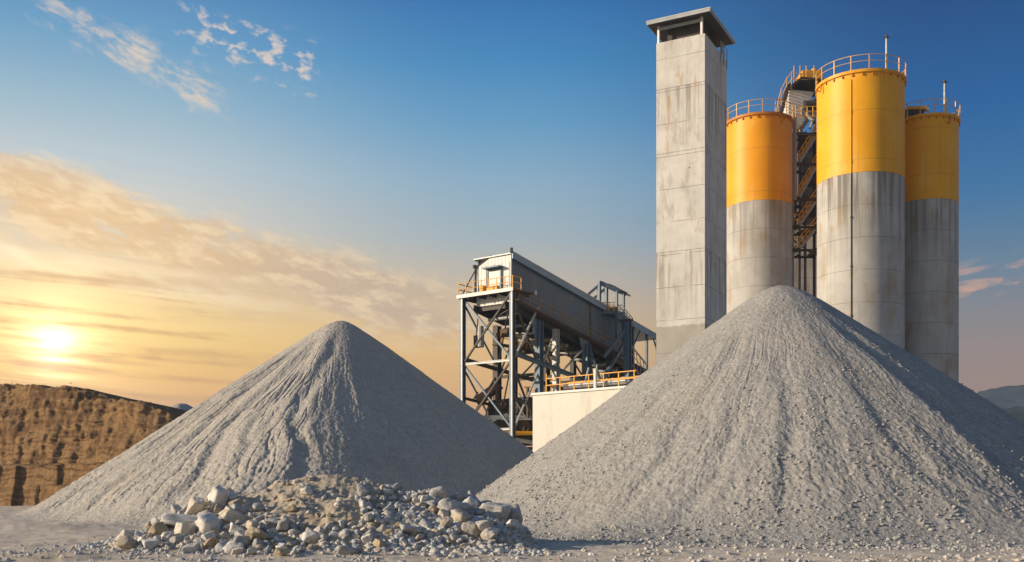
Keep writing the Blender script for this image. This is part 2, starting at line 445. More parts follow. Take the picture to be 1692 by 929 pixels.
def z_pile(i, x, y):
    p = PILES[i]
    dx = x - p['c'][0]; dy = p['c'][1] - y            # dy > 0 towards the front
    s = p['seed']
    r = np.hypot(dx, dy); a = np.arctan2(dx, dy)
    Lx = np.where(dx < 0, p['L'], p['Rr']); Ly = np.where(dy > 0, p['Fr'], 20.5)
    e = p['p']
    q = (np.abs(dx / Lx) ** e + np.abs(dy / Ly) ** e) ** (1 / e)
    # blend to round near the apex
    q2 = np.hypot(dx / Lx, dy / Ly)
    k = sstep(r, .5, 4); q = q * k + q2 * (1 - k)
    q = q * (1 + .06 * fbm(np.sin(a) * 2.2 + 5, np.cos(a) * 2.2 + r * .05, s + 50, 3))
    q = q + .012 * fbm(x * .16, y * .16, s + 51, 3) * sstep(q, .1, .5)
    ap = p['apex'] / 20.
    qq = np.sqrt(q * q + ap * ap) - ap * .75
    t = p['H'] * (1 - qq)
    w = .28 + .35 * vn(a * 5, a * 0 + .5, s + 60) + (.45 * vn(a * 8, a * 0 + 3.5, s + 61) if i else 0)
    z = w * np.logaddexp(0, np.clip(t / w, -60, 60)) - .07
    body = sstep(1.12 - q, 0, .25)
    wr = .10 * fbm(r * .22 + 3, a * 3, s + 1, 3)
    lobes = fbm((a + wr) * 7, r * .10 + 20, s + 2, 3)
    z = z + body * .75 * p['rill'] * lobes * sstep(q, .1, .6)
    rid = 1 - 2 * np.abs(fbm((a + wr * 1.3) * 16, r * .13, s + 4, 3)) * 2
    leftw = .4 + .6 * (1 - sstep(a, -.35, .25)) if i == 0 else .35
    z = z - body * (.13 if i == 0 else .08) * leftw * np.clip(rid, 0, 1) ** 2 * sstep(q, .08, .5)
    z = z + body * (.10 if i == 0 else .09) * p['rill'] * fbm((a + wr * .6 + .02 * fbm(x * .8, y * .8, s + 71, 2)) * 48, r * .8, s + 7, 3) * sstep(q, .12, .5)
    z = z + body * .05 * fbm(x * 1.3, y * 1.3, s + 75, 4, .6)
    for n, (a0, r0, r1, dep, wid, wob) in enumerate(p['gul']):
        d = (a - a0 - wob * (fbm(r * .16 + n * 7, r * 0 + n, s + 20 + n, 3)) * 2) * r / wid
        d = d + .5 * fbm(x * 1.2, y * 1.2, s + 90, 2)
        win = sstep(r, r0, r0 + 4) * (1 - sstep(r, r1 - 3, r1)) * body
        z = z + win * dep * (.30 if i == 0 else .30) * (-np.exp(-(d - .2) ** 2) + .65 * np.exp(-((d + 1.35) / 1.1) ** 2))
    scr = fbm((a + wr * .5 + .03 * fbm(x * .5, y * .5, s + 72, 2)) * 30, r * .28, s + 73, 2)
    patch = sstep(fbm(x * .3, y * .3, s + 74, 3), -.05, .2)
    z = z - body * (.08 if i == 0 else .03) * patch * np.clip(1 - np.abs(scr) * 14, 0, 1) * sstep(q, .12, .4)
    # grain: finer near the top, coarser where big stones roll to the toe
    lowk = sstep(q, .35, 1.0) * p['coarse']
    z = z + .06 * fbm(x * 8.5, y * 8.5, s + 9, 2) * (.5 + .5 * lowk) + .035 * fbm(x * 5, y * 5, s + 8, 2) * (.6 + q * .4)
    c = vn(x * 3.6, y * 3.6, s + 12); z = z + (.17 if i == 0 else .10) * lowk * body * np.clip(c - .45, 0, 1)
    c = vn(x * 6.5 + 3, y * 6.5, s + 13); z = z + (.20 if i == 0 else .15) * (lowk + .12) * body * np.clip(c - .42, 0, 1)
    z = z + .5 * (1 - body) * .2 * fbm(x * 1.8, y * 1.8, s + 14, 4)
    return z
def build_pile(i, label):
    p = PILES[i]
    a = np.concatenate([np.linspace(-112, 112, 1500), np.linspace(112, 248, 160)[1:-1]])
    a = np.radians(a) - math.atan2(-p['c'][0], p['c'][1]) * 0
    r = np.concatenate([np.linspace(.02, 4, 70)[:-1], np.linspace(4, 25.5, 400)])
    A, Q = np.meshgrid(a, r)
    sc = np.ones_like(A)
    x = (p['c'][0] + Q * np.sin(A)).ravel(); y = (p['c'][1] - Q * np.cos(A)).ravel()
    z = z_pile(i, x, y)
    loc = (p['c'][0], p['c'][1], 0)
    o = grid_mesh('gravel_pile', np.stack([x, y, z], 1), len(a), len(r), True, M['gravel_a' if i == 0 else 'gravel_b'], loc)
    tag(o, label, 'gravel pile', 'conical piles of crushed gravel')
    return o
build_pile(0, 'grey conical gravel pile behind the rubble heap, deep gullies down its sunlit flank')
build_pile(1, 'big coarse grey gravel pile in front of the silos and concrete tower')


# far pale spoil heap behind the quarry cliff
def build_far_pile():
    a = np.linspace(0, 2 * np.pi, 121)[:-1]; r = np.linspace(0.01, 26, 60)
    A, Q = np.meshgrid(a, r); x = (Q * np.sin(A)).ravel(); y = (Q * np.cos(A)).ravel()
    z = 16.3 * (1 - np.sqrt((Q.ravel() / 26) ** 2 + .002)) + 1.2 * fbm(x * .3, y * .3, 77, 4)
    c = (-55.5, 172.0)
    o = grid_mesh('gravel_pile', np.stack([x + c[0], y + c[1], np.maximum(z, -.3)], 1), len(a), len(r), True, M['gravel_a'], (c[0], c[1], 0))
    tag(o, 'small pale heap whose tip shows far behind the brown quarry cliff', 'gravel pile', 'conical piles of crushed gravel')
build_far_pile()

# ---------------------------------------------------------------- rubble heap
MX = [-15.2, -13.6, -12.2, -10.6, -8.6, -7.2, -6.0, -4.4, -2.6, -1.1, .1, 1.0]
MZ = [0, .4, 1.1, 1.75, 2.4, 2.7, 2.55, 2.15, 1.8, 1.5, 1.0, 0]
def z_mound(x, y):
    h = np.interp(x, MX, MZ)
    yc = 37.2 + .5 * fbm(x * .3, x * 0, 31, 2); dy = y - yc
    half = np.where(dy < 0, 4.9 + .6 * fbm(x * .6, x * 0 + 3, 35, 3), 4.5)
    u = np.clip(1 - np.abs(dy) / half, 0, 1)
    prof = u ** 1.05 * (1 - .25 * np.exp(-(dy / .8) ** 2) * 0)
    prof = np.sqrt(u * u + .0) * (1 - .12 * (1 - u))
    z = h * prof
    n = (.55 * fbm(x * .55, y * .55, 36, 4) + .22 * fbm(x * 2.0, y * 2.0, 37, 4) + .09 * fbm(x * 7, y * 7, 38, 2)) * sstep(z, 0, .5)
    return z + n - .06
def build_mound():
    x = np.linspace(-16.5, 3, 420); y = np.linspace(30.5, 43.5, 280)
    X, Y = np.meshgrid(x, y); X = X.ravel(); Y = Y.ravel()
    Z = z_mound(X, Y)
    o = grid_mesh('dirt_mound', np.stack([X, Y, Z], 1), len(x), len(y), False, M['mound'], (-7, 37, 0))
    tag(o, 'low tan mound of loose dirt under the scattered rocks in front', 'dirt mound')
build_mound()
def z_all(x, y):
    return np.maximum.reduce([z_ground(x, y), z_mound(x, y), z_pile(0, x, y), z_pile(1, x, y)])

def rock_mesh(name, seed, q, boxy, mat, elong=(1, 1, 1), npl=10):
    g = random.Random(seed)
    bm = bmesh.new(); bmesh.ops.create_icosphere(bm, subdivisions=4, radius=1)
    pl = []
    if boxy:
        ax = [Vector((1, 0, 0)), Vector((0, 1, 0)), Vector((0, 0, 1))]
        for k in range(3):
            for sgn in (1, -1):
                n = (ax[k] * sgn + Vector((g.gauss(0, .16), g.gauss(0, .16), g.gauss(0, .16)))).normalized()
                pl.append((n, g.uniform(.62, .85)))
        for k in range(npl - 6):
            n = Vector((g.gauss(0, 1), g.gauss(0, 1), g.gauss(0, 1))).normalized(); pl.append((n, g.uniform(.78, .95)))
    else:
        for k in range(npl):
            n = Vector((g.gauss(0, 1), g.gauss(0, 1), g.gauss(0, 1))).normalized(); pl.append((n, g.uniform(.6, .98)))
        for v in ((0, 0, -1), (0, 0, 1), (1, 0, 0), (-1, 0, 0), (0, 1, 0), (0, -1, 0)): pl.append((Vector(v), .95))
    from mathutils import noise as mn
    for v in bm.verts:
        d = v.co.normalized(); t = 0
        for n, h in pl:
            c = d.dot(n) / h
            if c > 0: t += c ** q
        rr = t ** (-1 / q)
        rr *= 1 + .10 * mn.noise(d * 1.7 + Vector((seed, 0, 0))) + .05 * mn.noise(d * 4.5 + Vector((0, seed, 0))) + .02 * mn.noise(d * 11)
        v.co = Vector((d.x * elong[0], d.y * elong[1], d.z * elong[2])) * rr
    for f in bm.faces: f.smooth = True
    me = bpy.data.meshes.new(name); bm.to_mesh(me); bm.free(); me.materials.append(mat)
    return me
ROCKS = {'white': [], 'grey': [], 'tan': []}
for k in range(7):
    ROCKS['white'].append(rock_mesh('white_rock', 100 + k, 22, k % 3 != 2, M['rock_white'], (1.1, .95, .8) if k % 2 else (1, 1, .9), 9))
for k in range(7):
    ROCKS['grey'].append(rock_mesh('grey_rock', 200 + k, 7 if k % 2 else 12, False, M['rock_grey'], (1.1, .95, .8), 9))
for k in range(4):
    ROCKS['tan'].append(rock_mesh('tan_rock', 300 + k, 14, k % 2 == 0, M['rock_tan'], (1.1, 1, .8), 9))

def ray_to_surface(px, py):
    """first point of the heap or ground seen at this pixel, walking away from the camera"""
    d = np.arange(29.5, 46, .03)
    x = (px - CX) / F * d; z = CAMZ + (HY - py) / F * d
    s = np.maximum(z_ground(x, d), z_mound(x, d))
    hit = np.nonzero(z <= s)[0]
    k = hit[0] if len(hit) else int(np.argmin(z - s))
    return float(x[k]), float(d[k]), float(s[k])

placed = []
def put_rock(kind, x, y, size, label, group, sink=.28, var=None, rot=None, sc=None):
    me = ROCKS[kind][var if var is not None else rnd.randrange(len(ROCKS[kind]))]
    o = bpy.data.objects.new('rock', me); col.objects.link(o)
    z = float(max(z_ground(np.array([x]), np.array([y]))[0], z_mound(np.array([x]), np.array([y]))[0]))
    s = size / 2
    o.scale = sc and tuple(s * k for k in sc) or (s * rnd.uniform(.85, 1.2), s * rnd.uniform(.85, 1.15), s * rnd.uniform(.75, 1.05))
    o.rotation_euler = rot or (rnd.uniform(-.6, .6), rnd.uniform(-.6, .6), rnd.uniform(0, 6.28))
    o.location = (x, y, z + s * (.62 - sink))
    tag(o, label, 'rock', group)
    placed.append((x, y, size)); return o
G = 'loose rocks in the rubble heap'
# the stones one can point to (pixel of the stone's middle, width in pixels)
SPECIAL = [
    ('white', 358, 824, 40, 'tall pointed white boulder crowning the pale blocks of the heap', (.5, .3, .4), (.8, .9, 1.25)),
    ('white', 325, 838, 34, 'white boulder leaning below the tall pointed white boulder', None, (1.1, .9, 1.0)),
    ('white', 305, 876, 36, 'squarish cream block with flat top near the foot of the pale blocks', (.1, .1, .6), (1, .9, 1.0)),
    ('white', 345, 868, 44, 'large pale block with tan underside right beside the squarish cream block', (.4, .2, .3), None),
    ('white', 386, 852, 36, 'smooth whitish slab slanting on the dirt above the grey stones', (.2, .5, .4), (1.3, .8, .7)),
    ('white', 300, 858, 52, 'long flat whitish slab lying across the pale blocks', (.1, .15, .2), (1.5, .8, .55)),
    ('tan', 262, 878, 32, 'brown upright stone beside the long flat whitish slab', None, (.8, .8, 1.2)),
    ('white', 380, 806, 13, 'little white chip perched behind the tall pointed white boulder', None, None),
    ('tan', 390, 832, 22, 'ochre angular stone at the top edge of the pale blocks', None, None),
    ('white', 505, 812, 19, 'lone white stone half buried near the peak of the dirt mound', None, None),
    ('tan', 482, 841, 18, 'lone round tan stone sitting in the bare dirt slope', None, None),
    ('grey', 426, 838, 22, 'flat grey stone on the left shoulder of the bare dirt slope', None, None),
    ('tan', 424, 884, 36, 'big beige blocky stone at the centre of the grey stones', None, (1.2, 1, .9)),
    ('grey', 398, 898, 32, 'pale grey faceted stone at the foot beside the beige blocky stone', None, None),
    ('white', 515, 888, 30, 'pale lilac grey stone below the dirt mound peak', None, None),
    ('grey', 574, 909, 28, 'blue grey flat block at the very front edge of the heap', (.1, .1, .3), (1.2, .9, .8)),
    ('grey', 679, 877, 30, 'smooth rounded grey boulder low in the blue grey stones', None, None),
    ('grey', 727, 816, 32, 'rough pale boulder standing highest at the far end of the heap', None, (1, .9, 1.15)),
    ('grey', 746, 838, 38, 'big speckled round boulder under the rough pale boulder', None, None),
    ('grey', 761, 853, 36, 'big smooth egg shaped boulder beneath the speckled round boulder', None, None),
    ('grey', 760, 824, 26, 'brown grey boulder behind the speckled round boulder', None, None),
    ('grey', 782, 822, 26, 'flat topped grey boulder at the top end by the coarse gravel pile', None, None),
    ('grey', 775, 875, 32, 'upright grey boulder below the egg shaped boulder', None, (.85, .85, 1.15)),
    ('grey', 801, 869, 34, 'dark smooth boulder beside the upright grey boulder', None, None),
    ('white', 808, 884, 30, 'pale boulder at the lower end of the heap near the coarse gravel pile', None, None),
    ('white', 820, 842, 40, 'broad light boulder on the shoulder next to the coarse gravel pile', None, None),
    ('grey', 824, 853, 22, 'round light stone tucked in front of the broad light boulder', None, None),
    ('grey', 850, 850, 32, 'bluish boulder at the outermost end of the heap against the gravel pile', None, None),
    ('white', 845, 868, 26, 'whitish rounded boulder below the bluish outermost boulder', None, None),
    ('tan', 735, 868, 22, 'rusty tan pointed stone among the blue grey stones', None, (.8, .8, 1.2)),
]
for kind, px, py, wpx, lab, rot, sc in SPECIAL:
    x, y, z = ray_to_surface(px, py + wpx * .3)
    put_rock(kind, x, y + .05, wpx * y / F * 1.04, lab, G, sink=.15, rot=rot, sc=sc)
# the rest of the countable stones
tries = 0
zone_n = [0, 0, 0]
while len(placed) < 292 and tries < 30000:
    tries += 1
    px = rnd.uniform(185, 868); 
    if px < 240 and rnd.random() < .6: continue
    # silhouette of the heap as seen in elevation
    top = np.interp(px, [180, 240, 300, 370, 430, 520, 590, 650, 730, 800, 868], [896, 868, 838, 812, 812, 782, 800, 806, 812, 830, 850])
    bot = np.interp(px, [180, 300, 450, 640, 760, 868], [908, 914, 918, 914, 898, 880])
    py = rnd.uniform(top + 4, bot)
    bare = math.hypot((px - 500) / 95, (py - 828) / 42) < 1
    if bare and rnd.random() < .9: continue
    x, y, z = ray_to_surface(px, py)
    dens = rnd.random()
    if px < 420:
        kind = 'white' if dens < .62 else ('tan' if dens < .74 else 'grey'); w = rnd.choice((12, 15, 18, 20, 24, 28))
    elif px < 700:
        kind = 'grey' if dens < .66 else ('tan' if dens < .76 else 'white'); w = rnd.choice((9, 11, 13, 15, 17, 20, 24))
    else:
        kind = 'grey' if dens < .66 else ('tan' if dens < .76 else 'white'); w = rnd.choice((12, 14, 17, 20, 25))
    if bare: w = 9
    size = w * y / F
    if any((x - a) ** 2 + (y - b) ** 2 < (.40 * (size + c)) ** 2 for a, b, c in placed): continue
    where = 'among the pale blocks of the rubble heap' if px < 420 else ('in the rubble under the dirt mound' if px < 700 else 'among the boulders by the coarse gravel pile')
    lab = {'white': 'pale angular stone ', 'grey': 'blue grey rounded stone ', 'tan': 'tan brown stone '}[kind] + where
    put_rock(kind, x, y, size, lab, lab.replace('stone', 'stones'), sink=.2)

# pebbles nobody could count: heap filler, toe of the big pile, loose gravel on the ground
def pebble_field(name, pts, label, mat):
    g = random.Random(5); V = []; Fc = []
    base = []
    for k in range(10):
        bm = bmesh.new(); bmesh.ops.create_icosphere(bm, subdivisions=1 if k < 5 else 2, radius=1)
        for v in bm.verts: v.co *= g.uniform(.72, 1.12)
        bm.verts.ensure_lookup_table()
        base.append((np.array([v.co[:] for v in bm.verts]), [[v.index for v in f.verts] for f in bm.faces])); bm.free()
    vs = []; fs = []; n = 0
    for (x, y, z, s) in pts:
        b, f = base[g.randrange(10)] if s < .12 else base[5 + g.randrange(5)]
        m = Matrix.Rotation(g.uniform(0, 6.28), 3, 'Z') @ Matrix.Rotation(g.uniform(-1, 1), 3, 'X')
        sc = np.array([s * g.uniform(.8, 1.3), s * g.uniform(.8, 1.2), s * g.uniform(.55, .95)]) / 2
        w = (b * sc) @ np.array(m).T + np.array([x, y, z + s * .12])
        vs.append(w); fs += [[i + n for i in q] for q in f]; n += len(b)
    me = bpy.data.meshes.new(name); me.from_pydata(np.concatenate(vs).tolist(), [], fs); me.materials.append(mat)
    o = bpy.data.objects.new(name, me); col.objects.link(o)
    o['label'] = label; o['kind'] = 'stuff'; o['category'] = 'gravel'
    return o
g = np.random.default_rng(3)
def scatter(n, fx, fy, smin, smax, power=2.5):
    x = fx(n); y = fy(n); s = smin + (smax - smin) * g.random(n) ** power
    return x, y, s
x = g.uniform(-15.5, 1.2, 9000); y = g.uniform(31.6, 38.5, 9000)
bare = (((x + 7.5) / 3.0) ** 2 + ((y - 36.2) / 3.0) ** 2) * (.6 + .8 * vn(x * 1.3, y * 1.3, 9)) < 1
zm = z_mound(x, y); keep = (zm > z_ground(x, y) - .05) & ((~bare) | (g.random(9000) < .10))
x, y, zm = x[keep], y[keep], zm[keep]; s = .045 + .2 * g.random(len(x)) ** 3.0; mid = (x > -6.2) & (x < -.3); s[mid] = .06 + .27 * g.random(int(mid.sum())) ** 2.0
z = np.maximum(zm, z_ground(x, y))
pebble_field('rubble', list(zip(x, y, z, s)), 'small broken stones and chips filling the rubble heap', M['pebbles'])
n = 5200
x = np.concatenate([g.uniform(-17, 20, n), g.normal(-7, 6, 1500)]); y = np.concatenate([28.5 + 26 * g.random(n) ** 2, g.normal(32.3, .8, 1500)])
s = .03 + .16 * g.random(len(x)) ** 5; zg = z_ground(x, y)
ok = (z_pile(0, x, y) < zg) & (z_pile(1, x, y) < zg) & (z_mound(x, y) < zg + .02) & (y > 28)
pebble_field('ground_pebbles', list(zip(x[ok], y[ok], zg[ok], s[ok])), 'loose pebbles strewn over the dusty ground', M['pebbles'])
N = 60000
a = g.uniform(-1.55, 1.5, N); rr = 23.5 * g.random(N) ** .40
x = PILES[1]['c'][0] + rr * np.sin(a); y = PILES[1]['c'][1] - rr * np.cos(a)
cl = vn(a * 12 + .1 * rr, rr * .18, 5) + .25 * vn(x * .7, y * .7, 6) + .25 * np.clip((rr - 12) / 8, -1, 1) > .62
s = (.03 + .14 * g.random(N) ** 11) * np.clip(.5 + .6 * rr / 20, .4, 1.1); z = np.maximum(z_pile(1, x, y), z_ground(x, y))
pebble_field('loose_gravel', list(zip(x[cl], y[cl], z[cl], s[cl])), 'coarse loose stones that rolled down the big grey gravel pile', M['gravel_stones'])

# ---------------------------------------------------------------- quarry cliff
def build_cliff():
    nx, nv = 700, 260
    xs = np.linspace(-115, -6, nx); v = np.linspace(0, 1, nv)
    X, Vv = np.meshgrid(xs, v); X = X.ravel(); Vv = Vv.ravel()
    top = np.interp(X, [-115, -75, -53, -47, -40, -34, -22, -10, -6], [16, 15, 13.4, 12.5, 11.0, 9.3, 6.6, 2.5, .2])
    top = top + .9 * fbm(X * .35, X * 0 + 2, 61, 4) + .5 * fbm(X * 1.7, X * 0 + 5, 68, 3)
    ledge = np.minimum(4.2, top * .45)
    # profile: lower wall v<.3, bench .3-.38, upper slope .38-.9, top .9-1
    z = np.where(Vv < .30, Vv / .30 * ledge, np.where(Vv < .38, ledge + (Vv - .30) / .08 * .25, np.where(Vv < .9, ledge + .25 + (Vv - .38) / .52 * (top - ledge - .25), top + (Vv - .9) * 1.5)))
    dep = np.where(Vv < .30, Vv * 2.0, np.where(Vv < .38, .6 + (Vv - .30) / .08 * 2.6, np.where(Vv < .9, 3.2 + (Vv - .38) / .52 * 4.2, 7.4 + (Vv - .9) / .1 * 40)))
    Y = 107 + dep - .6 * np.minimum(X + 55, 20)
    face = np.where(Vv < .9, 1, .3)
    lump = fbm(X * .16, z * .22, 62, 5); rid = np.abs(fbm(X * .33 + .2 * z, z * .10, 63, 4))
    low = (Vv < .30)
    blocks = (vn(np.floor(X / 2.6 + .6 * vn(X * .2, X * 0, 3)), np.floor(z / 2.2), 64) - .5)
    Y = Y - face * np.where(low, 1.5 * blocks + 1.4 * lump + .3 * fbm(X * 1.2, z * 1.2, 65, 3), 1.8 * lump - 1.7 * rid + 1.0 * fbm(X * .16, z * .95 + .8 * fbm(X * .1, z * .1, 70, 2), 66, 4) + .9 * fbm(X * .9, z * .22, 69, 4) + .35 * fbm(X * 1.6, z * 1.6, 71, 3))
    z = z + .35 * fbm(X * .9, Vv * 30, 67, 3) * (Vv > .3)
    o = grid_mesh('quarry_cliff', np.stack([X, Y, z - .1], 1), nx, nv, False, M['cliff'], (-40, 107, 0), smooth=False)
    struct(o)
    # scrub along the crest: stuff
    gg = random.Random(4); mb = MB()
    for k in range(230):
        x = gg.uniform(-75, -26); tp = np.interp(x, [-115, -75, -53, -47, -40, -34, -22], [16, 15, 13.4, 12.5, 11.0, 9.3, 6.6])
        c = Vector((x, 114.5 - .6 * min(x + 55, 20) + gg.uniform(-.5, 2.5), tp + .9 * float(fbm(np.array([x * .35]), np.array([2.0]), 61, 4)[0]) - .5))
        s = gg.uniform(.25, .8)
        for j in range(40):
            d = Vector((gg.gauss(0, .5), gg.gauss(0, .4), abs(gg.gauss(0, .32)))) * s
            u = Vector((gg.gauss(0, 1), gg.gauss(0, 1), gg.gauss(0, 1))).normalized() * .22 * s
            w = Vector((gg.gauss(0, 1), gg.gauss(0, 1), gg.gauss(0, 1))).normalized() * .22 * s
            mb.add([c + d, c + d + u, c + d + w], [(0, 1, 2)])
    s = mb.build('scrub', 'scrub'); tag(s, 'dry scrub along the crest of the quarry cliff', 'scrub', kind='stuff')
build_cliff()

# ---------------------------------------------------------------- hills and trees
def build_hill(name, d, pts, seed, wy):
    xs = np.linspace(d * .30, d * 1.3, 260); ys = np.linspace(-1, 1, 80)
    X, Y = np.meshgrid(xs, ys); X = X.ravel(); Y = Y.ravel()
    px = [p[0] for p in pts]; hz = [CAMZ + (HY - p[1]) / F * d for p in pts]
    h = np.interp(X / d * F + CX, px, hz)
    z = h * np.cos(Y * math.pi / 2) ** 1.3 * (1 + .08 * fbm(X / d * 30, Y * 4, seed, 5) + .25 * fbm(X / d * 9, Y * 2 + 7, seed + 3, 4) * np.abs(Y)) + h * .035 * fbm(X / d * 160, Y * 40, seed + 9, 3)
    o = grid_mesh(name, np.stack([X, d + Y * wy, z - 1], 1), len(xs), len(ys), False, M['hill']); struct(o)
build_hill('hill', 1350, [(1300, 690), (1520, 668), (1600, 655), (1640, 643), (1672, 637), (1710, 640), (1800, 655), (2000, 630), (2600, 680), (3500, 720)], 81, 380)
build_hill('hill', 800, [(1300, 720), (1560, 700), (1640, 680), (1670, 671), (1700, 667), (1800, 672), (2000, 690), (2600, 700), (3500, 740)], 86, 190)

def make_tree(x, y, h, label, seed, leafmat):
    gg = random.Random(seed)
    t = thing('tree', (x, y, 0), label, 'tree', 'trees beyond the gravel pile')
    tr = MB()
    tr.tube((x, y, -.3), (x + .2, y, h * .5), h * .028, 9, h * .016)
    limbs = []
    for k in range(8):
        z0 = h * gg.uniform(.25, .5); an = gg.uniform(0, 6.28)
        e = Vector((x + math.cos(an) * h * .22, y + math.sin(an) * h * .22, z0 + h * gg.uniform(.1, .32)))
        tr.tube((x + .1, y, z0), e, h * .01, 6, h * .004); limbs.append(e)
    tr.build('trunk', 'bark', t)
    cr = MB()
    cl = [e for e in limbs] + [Vector((x + gg.gauss(0, h * .13), y + gg.gauss(0, h * .13), h * gg.uniform(.35, .92))) for _ in range(22)]
    for c in cl:
        rad = h * gg.uniform(.07, .13)
        for j in range(130):
            d = Vector((gg.gauss(0, 1), gg.gauss(0, 1), gg.gauss(0, .8))).normalized() * rad * gg.uniform(.4, 1.05)
            u = Vector((gg.gauss(0, 1), gg.gauss(0, 1), gg.gauss(0, 1))).normalized() * h * .022
            w = u.cross(Vector((gg.gauss(0, 1), gg.gauss(0, 1), gg.gauss(0, 1)))).normalized() * h * .014
            p = c + d
            cr.add([p - u, p + w, p + u, p - w], [(0, 1, 2, 3)])
    cr.build('crown', leafmat, t)
make_tree(105.5, 215, 15.2, 'dark green bushy tree at the frame edge below the far hills', 1, 'leaf')
make_tree(112, 222, 17.0, 'tall dark tree just beyond the frame edge tree', 2, 'leaf')
make_tree(101.0, 213, 15.6, 'tree with golden sunlight painted into its leaves beside the dark green bushy tree', 3, 'leaf_sun_tint')
make_tree(119, 214, 15.0, 'spreading dark tree outermost of the small tree row', 4, 'leaf')

# ---------------------------------------------------------------- concrete tower
def build_tower():
    c0 = Vector(((1165 - CX) / F * 78, 78, 0))
    ax = Vector((-3.74, 2.0, 0)).normalized(); ay = Vector((ax.y, -ax.x, 0))     # ax to the left corner, ay to the back right
    if ay.y < 0: ay = -ay
    W, D, H = 3.92, 5.75, 36.55
    t = thing('concrete_tower', c0, 'tall square concrete tower with flat overhanging roof slab, left of the silos', 'tower')
    m = MB(); zc = Vector((0, 0, 1))
    cuts = [(-.2, 20.15), (20.2, 27.85), (27.88, 32.85), (32.9, H)]
    prof = []
    for k, (a, b) in enumerate(cuts):
        prof += [(0, a), (0, b)]
        if k < 3: prof += [(.045, b), (.045, cuts[k + 1][0])]
    vs = []; fs = []
    for ins, z in prof:
        for (u, v) in ((ins, ins), (W - ins, ins), (W - ins, D - ins), (ins, D - ins)):
            vs.append(c0 + ax * u + ay * v + zc * z)
    n = len(prof)
    for k in range(n - 1):
        for i in range(4): fs.append((k * 4 + i, k * 4 + (i + 1) % 4, (k + 1) * 4 + (i + 1) % 4, (k + 1) * 4 + i))
    fs += [(0, 1, 2, 3), ((n - 1) * 4, (n - 1) * 4 + 1, (n - 1) * 4 + 2, (n - 1) * 4 + 3)]
    m.add(vs, fs); m.build('shaft', 'tower', t, bevel=.025)
    oz = 1.35
    s = MB(); s.frame(c0, ax, ay, zc, -.55, W + .52, -.62, D + .3, H + oz, H + oz + .12); s.build('roof_deck', 'steel_dark', t)
    f = MB()
    f.frame(c0, ax, ay, zc, -.60, W + .57, -.655, -.623, H + oz - .05, H + oz + .20)
    f.frame(c0, ax, ay, zc, W + .523, W + .57, -.62, D + .32, H + oz - .05, H + oz + .20)
    f.frame(c0, ax, ay, zc, -.60, -.553, -.62, D + .32, H + oz - .05, H + oz + .20)
    f.build('roof_fascia', 'steel_light', t)
    f = MB(); f.frame(c0, ax, ay, zc, -.62, W + .60, -.68, D + .34, H + oz + .202, H + oz + .25); f.build('roof_sheet', 'white_metal', t)
    for u in (.3, W - .15):
        for v in (.15, D - .3):
            q = MB(); q.bar(c0 + ax * u + ay * v + zc * (H - .02), c0 + ax * u + ay * v + zc * (H + oz - .002), .17); q.build('post', 'white_metal', t)
    b = MB(); b.frame(c0, ax, ay, zc, .4, W - .25, .10, .22, H + oz - .32, H + oz - .10); b.build('beam', 'steel_light', t)
    lv = MB(); lv.frame(c0, ax, ay, zc, .6, W - .6, .9, D - .9, H + .02, H + oz - .02); lv.build('louvre_box', 'steel_dark', t)
    r = MB()
    for v in (D - 1.8, D - .9, D - .05):
        r.tube(c0 + ax * -.04 + ay * v + zc * (H - .7), c0 + ax * -.04 + ay * v + zc * (H + .95), .035)
    for z in (.35, .9): r.tube(c0 + ax * -.04 + ay * (D - 1.8) + zc * (H + z), c0 + ax * -.04 + ay * (D - .05) + zc * (H + z), .03)
    r.build('railing', 'steel_light', t)
build_tower()

